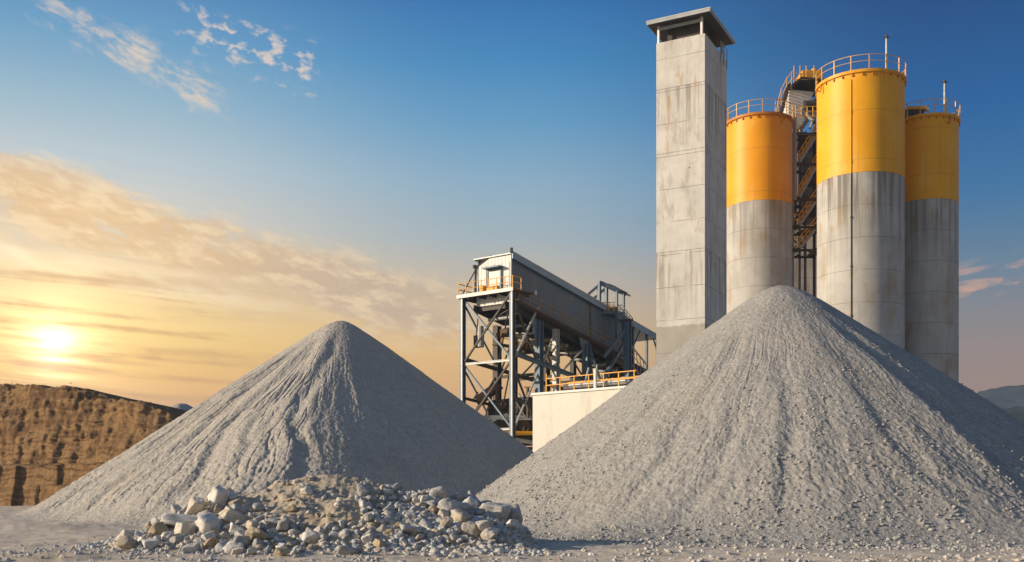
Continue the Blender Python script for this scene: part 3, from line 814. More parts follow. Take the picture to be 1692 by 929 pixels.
# ---------------------------------------------------------------- silos
def build_silo(px, depth, rad, ztop, zj, label, paint, stain, mast_px=None, pipe=None, lamp=False):
    cx = (px - CX) / F * depth; c = Vector((cx, depth, 0))
    t = thing('silo', c, label, 'silo', 'concrete silos with painted tops')
    key = 'silo_concrete_%d' % px
    M[key] = material('cast_silo_concrete', silo_concrete(zj, stain))
    m = MB().lathe(c, [(rad, -.2), (rad, zj)], 128); smooth_by_angle(m.build('concrete_shell', key, t))
    m = MB().lathe(c, [(rad + .015, zj + .003), (rad + .015, ztop - .35)], 128); smooth_by_angle(m.build('painted_band', paint, t))
    rr = rad + .16
    m = MB().lathe(c, [(rad + .02, ztop - .348), (rr, ztop - .28), (rr, ztop - .02), (rr - .05, ztop), (rad - .3, ztop + .05)], 128); smooth_by_angle(m.build('rim', 'rim' if paint == 'orange' else 'rail', t))
    for i in range(28):
        br = MB()
        a = 2 * math.pi * i / 28 + .05; d = Vector((math.sin(a), math.cos(a), 0)); e = Vector((d.y, -d.x, 0))
        br.frame(c, d, e, Vector((0, 0, 1)), rad + .017, rad + .14, -.05, .05, ztop - .56, ztop - .352); br.build('bracket', 'rim', t)
    rl = MB(); RH = 1.25; rd = rr - .04; N = 72
    for hh, tr in ((RH, .032), (RH * .55, .026)):
        pts = [c + Vector((math.sin(2 * math.pi * i / N) * rd, math.cos(2 * math.pi * i / N) * rd, ztop + hh)) for i in range(N + 1)]
        rl.path(pts, tr, 6)
    ro = rl.build('railing', 'rail_orange', t)
    n = 16
    for i in range(n):
        a = 2 * math.pi * (i + .35) / n; p = c + Vector((math.sin(a) * rd, math.cos(a) * rd, ztop - .15))
        q = MB(); q.bar(p, p + Vector((0, 0, RH + .18)), .085, .085, side=(math.sin(a), math.cos(a), 0)); q.build('railing_post', 'rail_orange', ro)
    va = math.atan2(cx, depth)                       # the side that looks at the camera
    def rim_pt(off, r): 
        a = va + math.pi - off
        return Vector((cx + math.sin(a) * r, depth + math.cos(a) * r, 0))
    if pipe is not None:
        for z0, z1, mt in ((3, zj - .05, 'steel_brown'), (zj - .05, ztop - .8, 'yellow')):
            p = rim_pt(pipe, rad + .06); q = MB(); q.tube(p + Vector((0, 0, z0)), p + Vector((0, 0, z1)), .038, 8)
            k = z0 + 1.0
            while k < z1:
                q.tube(p + Vector((0, 0, k)), p + Vector((0, 0, k + .16)), .075, 8); k += 4.4
            q.build('pipe', mt, t)
    if mast_px:
        off = mast_px; p = rim_pt(off, rad - .5)
        q = MB(); q.tube(p + Vector((0, 0, ztop)), p + Vector((0, 0, ztop + 3.0)), .10, 8, .07)
        mo = q.build('mast', 'white_metal', t)
        q = MB(); q.tube(p + Vector((0, 0, ztop + 3.0)), p + Vector((0, 0, ztop + 3.3)), .16, 8, .11); q.bar(p + Vector((-.28, 0, ztop + 3.12)), p + Vector((.28, 0, ztop + 3.12)), .07)
        q.build('lamp_head', 'steel_brown', mo)
    # small hooked bracket under the rim
    for off in ((-1.0,) if pipe is not None else (.75,)):
        p = rim_pt(off, rad + .2) + Vector((0, 0, ztop - .3)); q = MB()
        q.path([p, p + Vector((0, -.1, -.5)), p + Vector((-.15, -.1, -.75)), p + Vector((-.25, 0, -.55))], .06, 6); q.build('hook', 'rim', t)
    # manhole housing and vent on the roof
    q = MB(); q.lathe(c + Vector((.6, .2, 0)), [(.7, ztop + .03), (.7, ztop + .55), (.35, ztop + .8)], 20); q.build('hatch', 'steel_dark', t)
    return t
build_silo(1254, 107, 3.36, 39.9, 31.0, 'shorter orange topped silo nearest the square concrete tower', 'orange', .45)
build_silo(1421.5, 95, 3.86, 39.2, 30.05, 'tallest yellow topped silo standing in front, with a thin pipe down its face', 'yellow', .8, .72, -.2)
build_silo(1529, 98.6, 2.95, 36.9, 28.9, 'shaded yellow topped silo behind the tallest one, on its outer side', 'yellow', .55, .75)

# equipment on the roof behind the tall silo
def small_unit(px, depth, z, label):
    c = P(px, 0, depth); c.z = z
    t = thing('filter_unit', c, label, 'filter unit')
    q = MB(); q.box(c.x - .9, c.x + .9, c.y - .7, c.y + .7, z, z + 1.0); q.build('casing', 'steel_dark', t, bevel=.05)
    q = MB(); q.box(c.x - .7, c.x + 1.1, c.y - .75, c.y + .5, z + 1.002, z + 1.3); q.tube((c.x + 1.1, c.y, z + 1.15), (c.x + 1.6, c.y, z + 1.2), .14); q.build('motor', 'rail', t)
small_unit(1507, 98.4, 36.95, 'dark filter unit with yellow motor on the shaded silo roof')

# ---------------------------------------------------------------- stair tower between the silos
def build_stairs():
    d = 109.0; x0 = (1308 - CX) / F * d; x1 = (1362 - CX) / F * d; y0, y1 = d, d + 3.2
    t = thing('stair_tower', ((x0 + x1) / 2, d + 1.6, 0), 'dark steel stair tower with yellow handrails squeezed between the orange and tallest silos', 'stair tower')
    ztop = P(0, 172, d).z
    for x in (x0 + .15, x1 - .15):
        for y in (y0 + .1, y1 - .1):
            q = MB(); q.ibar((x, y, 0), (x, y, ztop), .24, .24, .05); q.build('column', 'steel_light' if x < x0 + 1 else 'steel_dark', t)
    levels = [P(0, v, d).z for v in (410, 372, 326, 268, 218, 172)]
    for z in levels:
        q = MB(); q.box(x0 - .1, x0 + .9, y0, y1, z - .12, z); q.box(x1 - .9, x1 + .1, y0, y1, z - .12, z)
        q.ibar((x0, y0 - .05, z - .25), (x1, y0 - .05, z - .25), .12, .26, .03)
        q.ibar((x0, y1 + .05, z - .25), (x1, y1 + .05, z - .25), .12, .26, .03); q.build('landing', 'steel_brown', t)
        r = MB()
        for x in (x0 - .1, x0 + .85): r.bar((x, y0, z), (x, y0, z + 1.1), .06)
        for hh in (.55, 1.1): r.bar((x0 - .1, y0, z + hh), (x0 + .85, y0, z + hh), .09); r.bar((x0 - .1, y0, z + hh), (x0 - .1, y1, z + hh), .05)
        r.build('handrail', 'rail', t)
    for k in range(len(levels) - 1):
        za, zb = levels[k], levels[k + 1]; zm = (za + zb) / 2
        for (xa, xb, zs, ze, ya) in ((x0 + .8, x1 - .7, za, za + (zb - za) * .98, y0 + .15),):
            f = MB()
            for yy in (ya, ya + 1.0): f.bar((xa, yy, zs - .1), (xb, yy, ze - .1), .06, .34)
            n = 14
            for i in range(n):
                u = (i + .5) / n; xx = xa + (xb - xa) * u; zz = zs + (ze - zs) * u
                f.box(xx - .12, xx + .12, ya + .04, ya + .96, zz - .04, zz)
            fo = f.build('stair_flight', 'steel_light', t)
            r = MB()
            for hh in (.55, 1.1):
                r.bar((xa, ya - .05, zs + hh), (xb, ya - .05, ze + hh), .11)
            for i in range(6):
                u = i / 5; xx = xa + (xb - xa) * u; zz = zs + (ze - zs) * u
                r.bar((xx, ya - .05, zz - .1), (xx, ya - .05, zz + 1.1), .09)
            r.build('handrail', 'rail', fo)
        # diagonal braces and pipes behind the flights
        b = MB(); b.bar((x0 + .1, y1 + .12, za), (x1 - .1, y1 + .12, zb), .12); b.bar((x1 - .1, y1 + .25, za), (x0 + .1, y1 + .25, zb), .12); b.build('brace', 'steel_dark', t)
    for (px, r) in ((1318, .16), (1331, .22), (1342, .14)):
        x = (px - CX) / F * d; q = MB(); q.tube((x, y1 - .6, 2), (x, y1 - .6, ztop - 2), r, 10); q.build('pipe', 'steel_dark', t)
    for (px, py, w, h) in ((1335, 385, 1.6, .5), (1330, 355, 2.0, .4), (1340, 300, 1.0, .9), (1328, 236, 1.5, 1.8)):
        c = P(px, py, d + 2); q = MB(); q.box(c.x - w / 2, c.x + w / 2, c.y - .5, c.y + .5, c.z - h / 2, c.z + h / 2); q.build('junction_box', 'steel_brown', t, bevel=.03)
    return t
build_stairs()
def build_headhouse():
    d = 108.0
    c = P(1322, 172, d)
    t = thing('elevator_head', c, 'pale hopper with dark slanted roof and yellow motor on top of the stair tower', 'elevator head')
    # pale hopper body, tapering downwards
    a = [P(1300, 152, d), P(1332, 146, d)]
    m = MB()
    tl, trr = P(1304, 148, d - 1), P(1345, 152, d - 1); bl, brr = P(1303, 196, d - .6), P(1326, 205, d - .6)
    dy = Vector((0, 3.0, 0))
    m.add([tl, trr, brr, bl, tl + dy, trr + dy, brr + dy, bl + dy], [(0, 1, 2, 3), (4, 7, 6, 5), (0, 4, 5, 1), (1, 5, 6, 2), (2, 6, 7, 3), (3, 7, 4, 0)])
    m.build('hopper', 'white_metal', t)
    m = MB(); z = P(0, 141, d).z
    xl, xr = P(1299, 0, d).x, P(1356, 0, d).x; xm = P(1316, 0, d).x
    y0, y1 = d - 2.0, d + 2.6; zl, zm2, zr = P(0, 152, d).z, P(0, 139, d).z, P(0, 143, d).z
    vs = []
    for y in (y0, y1):
        for (x, z) in ((xl, zl), (xm, zm2), (xr, zr)): vs += [(x, y, z), (x, y, z - .22)]
    m.add(vs, [(0, 2, 3, 1), (2, 4, 5, 3), (6, 7, 9, 8), (8, 9, 11, 10), (0, 6, 8, 2), (2, 8, 10, 4), (1, 3, 9, 7), (3, 5, 11, 9), (0, 1, 7, 6), (4, 10, 11, 5)])
    m.build('roof', 'steel_dark', t)
    q = MB(); p = P(1339, 127, d); q.box(p.x - 1.1, p.x + 1.0, p.y - .9, p.y + .7, p.z - .9, p.z + .35)
    q.tube((p.x - .4, p.y - .2, p.z + .35), (p.x - .4, p.y - .2, p.z + .62), .22); q.tube((p.x + .4, p.y, p.z + .35), (p.x + .4, p.y, p.z + .8), .3)
    q.box(p.x - 1.3, p.x - 1.102, p.y - .8, p.y + .8, p.z - .7, p.z + .1); q.build('motor', 'rail', t, bevel=.04)
    # curved stair rail climbing on the left
    r = MB(); pts = []
    rail = [(1283, 188), (1286, 166), (1291, 148), (1300, 130), (1308, 120), (1312, 116)]
    for off in (0, 1.6):
        for dz in (0, -.75):
            pts = [P(x, y, d - 1.6 + off) + Vector((0, 0, dz)) for x, y in rail]
            r.path(pts, .05, 6)
        for x, y in rail: p = P(x, y, d - 1.6 + off); r.tube(p + Vector((0, 0, -1.7)), p + Vector((0, 0, .1)), .055, 6)
        r.build('stair_rail', 'rail_orange', t); r = MB()
    zt = P(0, 122, d).z
    for x in (1312, 1322, 1332, 1345): p = P(x, 118, d - 1.9); r.tube((p.x, p.y, zm2 - .1), (p.x, p.y, zt + .1), .045, 6)
    for hh in (0, -.6): r.tube(P(1312, 118, d - 1.9) + Vector((0, 0, hh - .25)), P(1352, 118, d - 1.9) + Vector((0, 0, hh - .25)), .04, 6)
    r.build('railing', 'rail_orange', t)
    st = MB()
    for i in range(14):
        u = i / 13; x = 1286 + 16 * u; y = 205 - 62 * u; p = P(x, y, d - .8); st.box(p.x - .14, p.x + .14, p.y - .8, p.y + .8, p.z - .04, p.z)
    st.bar(P(1286, 206, d - 1.62), P(1302, 144, d - 1.62), .07, .25); st.bar(P(1286, 206, d + .02), P(1302, 144, d + .02), .07, .25); st.build('steps', 'steel_brown', t)
    # machinery beneath the hopper
    q = MB(); p = P(1338, 182, d); q.tube((p.x - .9, p.y - 1.2, p.z), (p.x + .9, p.y - 1.2, p.z + .2), .5, 16); q.tube((p.x + .2, p.y - 1.3, p.z + .6), (p.x + .7, p.y - 1.3, p.z + 1.4), .16); q.build('gear_drum', 'steel_dark', t)
    q = MB(); p = P(1332, 192, d - 2)
    for hh in (0, .5, 1.0): q.bar((p.x - 1.1, p.y, p.z + hh), (p.x + 1.3, p.y, p.z + hh), .07)
    for k in range(5): q.bar((p.x - 1.1 + k * .6, p.y, p.z - .1), (p.x - 1.1 + k * .6, p.y, p.z + 1.0), .07)
    q.build('guard_rail', 'rail', t)
    q = MB(); p = P(1334, 205, d - 1); q.tube(p + Vector((-.6, 0, 1.4)), p + Vector((.5, -.4, .2)), .28, 12, .18); q.tube(p + Vector((.9, 0, 1.5)), p + Vector((.2, -.3, -.6)), .14, 10); q.build('chute', 'steel_light', t)
    q = MB(); q.bar(P(1313, 190, d - 1.2), P(1313, 330, d - 1.2), .3, .3); q.build('post', 'steel_light', t)
build_headhouse()
def build_backwall():
    d = 113.5; x0, x1 = P(1296, 0, d).x, P(1375, 0, d).x; z = P(0, 226, d).z
    t = thing('concrete_building', ((x0 + x1) / 2, d + 2, 0), 'dark windowless concrete block in shade under the stair tower', 'building')
    m = MB(); m.box(x0, x1, d, d + 4, -.1, P(0, 372, d).z); m.build('wall', 'tower', t)
    m = MB(); m.box(x0 + .05, x1 - .05, d + .05, d + 4, P(0, 372, d).z + .002, z); m.build('upper_cladding', 'steel_dark', t)
    m = MB(); m.box(x0 - .1, x1 + .1, d - .1, d + 4.1, z + .002, z + .3); m.build('parapet', 'steel_brown', t)
build_backwall()

# ---------------------------------------------------------------- conveyor gallery
E1 = Vector((.617, .785, 0)).normalized(); W1 = Vector((-E1.y, E1.x, 0)); ZU = Vector((0, 0, 1))
A0 = Vector((.06, 96, 0)); SL = -.176
def G3(s, t, z): return A0 + E1 * s + W1 * t + ZU * z
def build_conveyor():
    T = thing('conveyor_gallery', G3(8, 3, 0), 'long sloping blue grey conveyor gallery on a braced steel frame', 'conveyor')
    S0, TA, TB = 1.4, 1.2, 5.5
    zt0, zb0 = 24.05, 19.55
    def zz(z, s): return z + SL * (s - S0)
    def prism(name, mat, s0, s1, t0, t1, za, zb, bevel=0, par=T, rise=0):
        m = MB(); vs = []
        for s in (s0, s1):
            for (t, z) in ((t0, za), (t1, za), (t1, zb + rise), (t0, zb)): vs.append(G3(s, t, zz(z, s)))
        m.add(vs, [(0, 1, 2, 3), (7, 6, 5, 4), (0, 4, 5, 1), (1, 5, 6, 2), (2, 6, 7, 3), (3, 7, 4, 0)])
        return m.build(name, mat, par, bevel=bevel)
    prism('side_wall', 'gallery_side', S0, 21.6, TA, TA + .12, zb0, zt0)
    prism('side_wall', 'gallery_side', S0, 21.6, TB - .12, TB, zb0, zt0)
    prism('floor', 'steel_brown', S0, 27, TA + .122, TB - .122, zb0 + .1, zb0 + .3)
    # roof sheet and the pale folded edge that shows along the top
    prism('roof', 'steel_light', S0 - .3, 29.5, TA - .25, TB + .25, zt0 + .05, zt0 + .16)
    prism('roof_edge', 'roof_blue', S0 - .3, 29.5, TA - .36, TA - .252, zt0 - .42, zt0 + .20)
    ef = prism('roof_flashing', 'white_metal', S0 - .3, 29.5, TA - .40, TA - .10, zt0 + .205, zt0 + .27)
    # end wall, chamfered at its outer top
    m = MB(); pr = [(TA + .0, zb0), (TB, zb0), (TB, zt0 - .55), (TB - 1.3, zt0 + .04), (TA, zt0 + .04)]; vs = []
    for s in (S0 - .12, S0 - .005): vs += [G3(s, t, z) for t, z in pr]
    n = len(pr); m.add(vs, [tuple(range(n)), tuple(range(2 * n - 1, n - 1, -1))] + [(i, (i + 1) % n, n + (i + 1) % n, n + i) for i in range(n)])
    m.build('end_wall', 'gallery_end', T)
    d = MB(); d.frame(G3(S0 - .2, 2.45, 20.72), W1, E1, ZU, 0, 1.45, -.03, .075, 0, 2.15); do = d.build('door', 'white_metal', T)
    fr = MB(); fr.frame(G3(S0 - .26, 2.28, 20.65), W1, E1, ZU, 0, .16, -.04, .135, 0, 2.3); fr.frame(G3(S0 - .26, 3.92, 20.65), W1, E1, ZU, 0, .14, -.04, .135, 0, 2.3); fr.frame(G3(S0 - .26, 2.28, 20.65), W1, E1, ZU, .162, 1.638, -.04, .135, 2.16, 2.3); fr.build('frame', 'steel_blue', do)
    cn = MB(); cn.frame(G3(S0 - .13, 2.1, 23.0), W1, E1, ZU, 0, 2.1, -.75, 0, 0, .13); cn.build('door_canopy', 'steel_blue', T)
    for i in range(5):
        q = MB(); tt = TA + .15 + i * .97; q.frame(G3(S0 - .16, tt, zb0 + 1.2), W1, E1, ZU, 0, .06, -.01, .035, 0, 2.7); q.build('end_rib', 'steel_light', T)
    # stays to the outer corner of the platform
    q = MB(); q.tube(G3(S0 - .2, TB - .02, 23.3), G3(.1, 6.3, 20.75), .06); q.tube(G3(S0 - .2, TB + .05, 23.45), G3(S0 - .2, TB - 1.9, 24.35), .05); q.tube(G3(S0 - .15, TB + .12, 20.7), G3(S0 - .15, TB + .12, 23.5), .10); q.build('stay', 'steel_dark', T)
    q = MB(); q.tube(G3(S0 - .3, TA - .2, 24.2), G3(S0 - .3, TA - .2, 24.7), .14); q.tube(G3(S0 - .3, TB + .1, 23.35), G3(S0 - .3, TB + .1, 23.65), .18); q.build('lamp', 'steel_dark', T)
    # head platform
    q = MB(); q.frame(A0, E1, W1, ZU, 0, 3.2, -.05, 6.75, 20.45, 20.6); q.build('platform', 'steel_brown', T)
    q = MB(); q.frame(A0, E1, W1, ZU, -.12, -.003, -.10, 6.9, 20.32, 20.66); q.frame(A0, E1, W1, ZU, -.0, 3.2, 6.753, 6.88, 20.32, 20.66); q.build('platform_edge', 'white_metal', T)
    q = MB()
    for t in (.4, 1.7, 3.0, 4.3, 5.6, 6.5): q.ibar(G3(.05, t, 20.3), G3(3.1, t, 20.3), .14, .26, .04)
    q.build('joists', 'steel_dark', T)
    r = MB()
    for hh in (.6, 1.15):
        r.tube(G3(0, 0, 20.6 + hh), G3(0, 6.75, 20.6 + hh), .03); r.tube(G3(0, 6.75, 20.6 + hh), G3(3.1, 6.75, 20.6 + hh), .045); r.tube(G3(0, 0, 20.6 + hh), G3(1.3, 0, 20.6 + hh), .045)
    ro = r.build('railing', 'rail', T)
    for (s, t) in [(0, 6.75 * i / 7) for i in range(8)] + [(1.5, 6.75), (3.0, 6.75), (1.3, 0)]:
        q = MB(); q.bar(G3(s, t, 20.6), G3(s, t, 21.8), .06); q.build('railing_post', 'rail', ro)
    q = MB(); q.frame(G3(.35, 2.2, 20.6), W1, E1, ZU, 0, 1.3, 0, .5, .002, .55); q.frame(G3(.35, 3.9, 20.6), W1, E1, ZU, 0, .5, 0, .5, .002, .8); q.build('motor', 'rail', T, bevel=.06)
    # walkway along the side with its handrail
    w = MB(); vs = []
    for s in (1.0, 20.5):
        for (t, z) in ((.25, zb0 - .05), (1.19, zb0 - .05), (1.19, zb0 + .1), (.25, zb0 + .1)): vs.append(G3(s, t, zz(z, s)))
    w.add(vs, [(0, 1, 2, 3), (7, 6, 5, 4), (0, 4, 5, 1), (1, 5, 6, 2), (2, 6, 7, 3), (3, 7, 4, 0)]); w.build('walkway', 'steel_brown', T)
    r = MB()
    for hh in (.55, 1.1): r.tube(G3(1.3, .28, zz(zb0 + .1 + hh, 1.3)), G3(20, .28, zz(zb0 + .1 + hh, 20)), .028)
    r.tube(G3(1.3, .28, zz(zb0 + .2, 1.3)), G3(1.3, .28, zz(zb0 + 1.25, 1.3)), .05)
    ro = r.build('handrail', 'rail_dark', T)
    for i in range(12):
        s = 1.3 + i * 1.7; q = MB(); q.tube(G3(s, .28, zz(zb0 + .1, s)), G3(s, .28, zz(zb0 + 1.2, s)), .035); q.build('railing_post', 'rail_dark', ro)
    # under truss
    for t in (1.4, 5.3):
        q = MB(); q.ibar(G3(.6, t, zz(zb0 - .35, .6)), G3(26.5, t, zz(zb0 - .35, 26.5)), .22, .6, .05); q.build('girder', 'steel_dark', T)
    q = MB()
    for i in range(14):
        s = 1.2 + i * 1.9; q.ibar(G3(s, 1.5, zz(zb0 - .35, s)), G3(s, 5.2, zz(zb0 - .35, s)), .14, .4, .04)
        if i % 2 == 0: q.bar(G3(s, 1.5, zz(zb0 - .75, s)), G3(s + 1.9, 5.2, zz(zb0 - .75, s + 1.9)), .1)
    q.build('cross_beams', 'steel_dark', T)
    for i in range(9):
        s = 2.2 + i * 2.4; q = MB(); q.tube(G3(s, 2.0, zz(zb0 - 1.1, s)), G3(s, 4.7, zz(zb0 - 1.1, s)), .16, 10); q.build('return_roller', 'steel_light', T)
    prism('return_belt', 'black', 2, 24, 2.2, 4.5, zb0 - .93, zb0 - .90)
    # columns
    def columnset(s, ts, w, mats, top=None):
        for t, mt in zip(ts, mats):
            zt = top if top else zz(zb0 - .66, s)
            q = MB(); q.ibar(G3(s, t, 0), G3(s, t, zt), w, w * 1.1, .06); q.build('column', mt, T)
    columnset(.3, (.25, 6.45), .42, ('steel_blue', 'steel_blue'), 20.3)
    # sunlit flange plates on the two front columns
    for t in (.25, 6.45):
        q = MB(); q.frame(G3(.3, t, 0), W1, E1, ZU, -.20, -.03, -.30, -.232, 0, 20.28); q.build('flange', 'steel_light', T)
    columnset(5.1, (.7, 6.0), .62, ('steel_blue', 'steel_dark'))
    columnset(7.9, (.7, 6.0), .5, ('steel_light', 'steel_dark'))
    columnset(13.4, (.7, 6.0), .7, ('steel_blue', 'steel_dark'))
    columnset(18.0, (.9, 5.6), .5, ('steel_dark', 'steel_dark'))
    # horizontals
    def hb(s0, t0, z0, s1, t1, z1, w, mt, name='beam'):
        q = MB(); q.ibar(G3(s0, t0, z0), G3(s1, t1, z1), w, w * 1.3, .05); q.build(name, mt, T)
    def br(s0, t0, z0, s1, t1, z1, w=.16, mt='steel_dark'):
        q = MB(); q.bar(G3(s0, t0, z0), G3(s1, t1, z1), w); q.build('brace', mt, T)
    hb(.3, .55, 13.9, .3, 6.15, 13.9, .17, 'steel_light'); hb(.3, .55, 7.4, .3, 6.15, 7.4, .17, 'steel_light')
    hb(.6, .3, 14.6, 17.5, .8, 12.4, .32, 'steel_blue'); hb(.6, 6.4, 14.4, 17.5, 6.0, 12.6, .28, 'steel_dark')
    hb(.6, .3, 10.2, 8, .8, 9.6, .26, 'steel_dark'); hb(.6, .3, 6.4, 13.2, .8, 5.6, .26, 'steel_light'); hb(.6, 6.4, 10.6, 7.8, 6, 9.8, .2, 'steel_dark')
    for s in (5.1, 7.9, 13.4): hb(s, 1.0, 13.0, s, 5.7, 13.0, .22, 'steel_dark'); hb(s, 1.0, 7.2, s, 5.7, 7.2, .22, 'steel_dark')
    # bracing of the head frame, two tiers of crosses in three faces
    for (za, zb) in ((20.1, 14.1), (13.7, 7.6), (7.2, 1.0)):
        br(.25, .5, za, .25, 6.2, zb); br(.36, 6.2, za, .36, .5, zb, .16, 'steel_blue')
        br(.6, .25, zb, 4.9, .7, za - .6, .16, 'steel_light'); br(.6, .35, za - .5, 4.9, .8, zb, .16, 'steel_dark')
        br(.6, 6.45, zb, 4.9, 6.0, za - .6, .14, 'steel_dark'); br(.6, 6.35, za - .5, 4.9, 5.9, zb, .14, 'steel_blue')
        br(.5, .6, za - .3, 5.0, 5.8, zb, .12, 'steel_dark')
    for (s0, s1) in ((5.1, 7.9), (7.9, 13.4)):
        br(s0, .75, 12.8, s1, .75, zz(zb0 - .8, s1), .15, 'steel_light'); br(s0, .85, zz(zb0 - .8, s0), s1, .85, 13.0, .13, 'steel_dark')
        br(s0, 6, 12.6, s1, 6, zz(zb0 - .8, s1), .14, 'steel_dark'); br(s0, .75, 5.9, s1, .75, 12.2, .13, 'steel_dark')
    br(13.6, .7, 17, 17.6, .95, 11.5, .2, 'steel_blue'); br(14, .4, 11.3, 21.5, .4, 18.8, .34, 'steel_blue')
    # gusset wing plates at the column heads
    for s in (5.1, 13.4):
        q = MB(); p = [(s + .3, 17.2 + (s < 6) * 1.0), (s + .3, 13.5), (s - 1.4, 17.4 + (s < 6) * 1.0)]
        vs = [G3(a, .66, z) for a, z in p] + [G3(a, .72, z) for a, z in p]
        q.add(vs, [(0, 1, 2), (5, 4, 3), (0, 3, 4, 1), (1, 4, 5, 2), (2, 5, 3, 0)]); q.build('gusset', 'steel_blue', T)
    # catwalk, pipes and cable runs under the belt
    q = MB(); q.frame(G3(1.0, 2.2, 15.6), E1, W1, ZU, 0, 11, 0, 1.1, 0, .1); q.build('catwalk', 'steel_brown', T)
    q = MB()
    for hh in (.5, 1.0): q.tube(G3(1, 2.2, 15.7 + hh), G3(12, 2.2, 15.7 + hh), .035)
    for i in range(9): q.tube(G3(1 + i * 1.35, 2.2, 15.7), G3(1 + i * 1.35, 2.2, 16.7), .035)
    q.build('handrail', 'rail', T)
    for (a, b, r, mt) in (((1.2, 4.9, 17.6), (1.2, 4.9, 15.6), .3, 'steel_light'), ((2.8, 3.2, 17.2), (6.5, 1.2, 15.8), .2, 'steel_light'), ((2.0, 2.0, 16.7), (3.6, 4.4, 16.9), .22, 'steel_dark'),
                        ((8, 2, 16.2), (12, 4, 14.9), .18, 'steel_light'), ((9.5, 1.6, 14.2), (9.5, 1.6, 9), .25, 'steel_dark'), ((15, 1.5, 15), (18, 3, 11), .35, 'steel_dark')):
        q = MB(); q.tube(G3(*a), G3(*b), r, 10); q.build('pipe', mt, T)
    for (s, t, z, w, h) in ((3.0, 3.0, 17.0, 1.2, .7), (6.4, 3.4, 15.9, 1.5, 1.1), (10.5, 3, 15.3, 1.4, 1.2), (1.5, 5.4, 16.2, .5, 1.2)):
        q = MB(); q.frame(G3(s, t, z), E1, W1, ZU, -w / 2, w / 2, -.5, .5, -h / 2, h / 2); q.build('drive_box', 'steel_brown', T, bevel=.06)
    q = MB()
    c0 = G3(1.0, 5.2, 18.9)
    for k in range(7): q.tube(c0 + E1 * (.12 * math.sin(k)) - ZU * k * .45, c0 + E1 * (.12 * math.sin(k + 1)) - ZU * (k + 1) * .45, .06)
    q.build('hanging_chain', 'steel_dark', T)
    q = MB(); q.tube(G3(2.2, 1.6, 16.5), G3(.9, 2.7, 16.5), .16, 10, .22); q.build('floodlight', 'steel_dark', T)
    # open tail: roof on thin posts
    for s in (23.6, 26.6, 29.0):
        for t in (TA + .1, TB - .1):
            q = MB(); q.bar(G3(s, t, 4), G3(s, t, zz(zt0 + .04, s)), .26); q.build('post', 'steel_blue', T)
    q = MB(); q.bar(G3(23.6, TA + .1, zz(21.5, 23.6)), G3(25.2, TA + .1, zz(zt0 - .1, 25.2)), .12); q.bar(G3(29.0, TA + .1, zz(22.5, 29)), G3(28, TA + .1, zz(zt0 - .1, 28)), .12); q.build('knee_brace', 'steel_blue', T)
    # hooped tail guard
    q = MB()
    for k in range(6):
        a = [G3(21.8 + k * .75 + math.sin(u) * .6, .9, zz(zb0 + .2, 21.8 + k * .75) + 2.0 * math.cos(u) - k * .28) for u in [i * math.pi / 12 - .4 for i in range(12)]]
        q.path(a, .045, 5)
    for u in (0, .6, 1.2, 1.8): q.tube(G3(21.8 + math.sin(u) * .6, .9, zz(zb0 + .2, 21.8) + 2.0 * math.cos(u)), G3(25.6 + math.sin(u) * .6, .9, zz(zb0 + .2, 25.5) + 2.0 * math.cos(u) - 1.4), .045, 5)
    q.build('guard_hoops', 'steel_light', T)
    # small white junction box on the cladding
    q = MB(); q.frame(G3(5.0, TA - .09, zz(zb0 + 1.9, 5)), E1, W1, ZU, 0, .28, 0, .088, 0, .42); q.build('junction_box', 'white_metal', T)
    prism('cladding_strap', 'steel_dark', 14.7, 14.95, TA - .035, TA - .003, zb0, zt0 - .45)
build_conveyor()

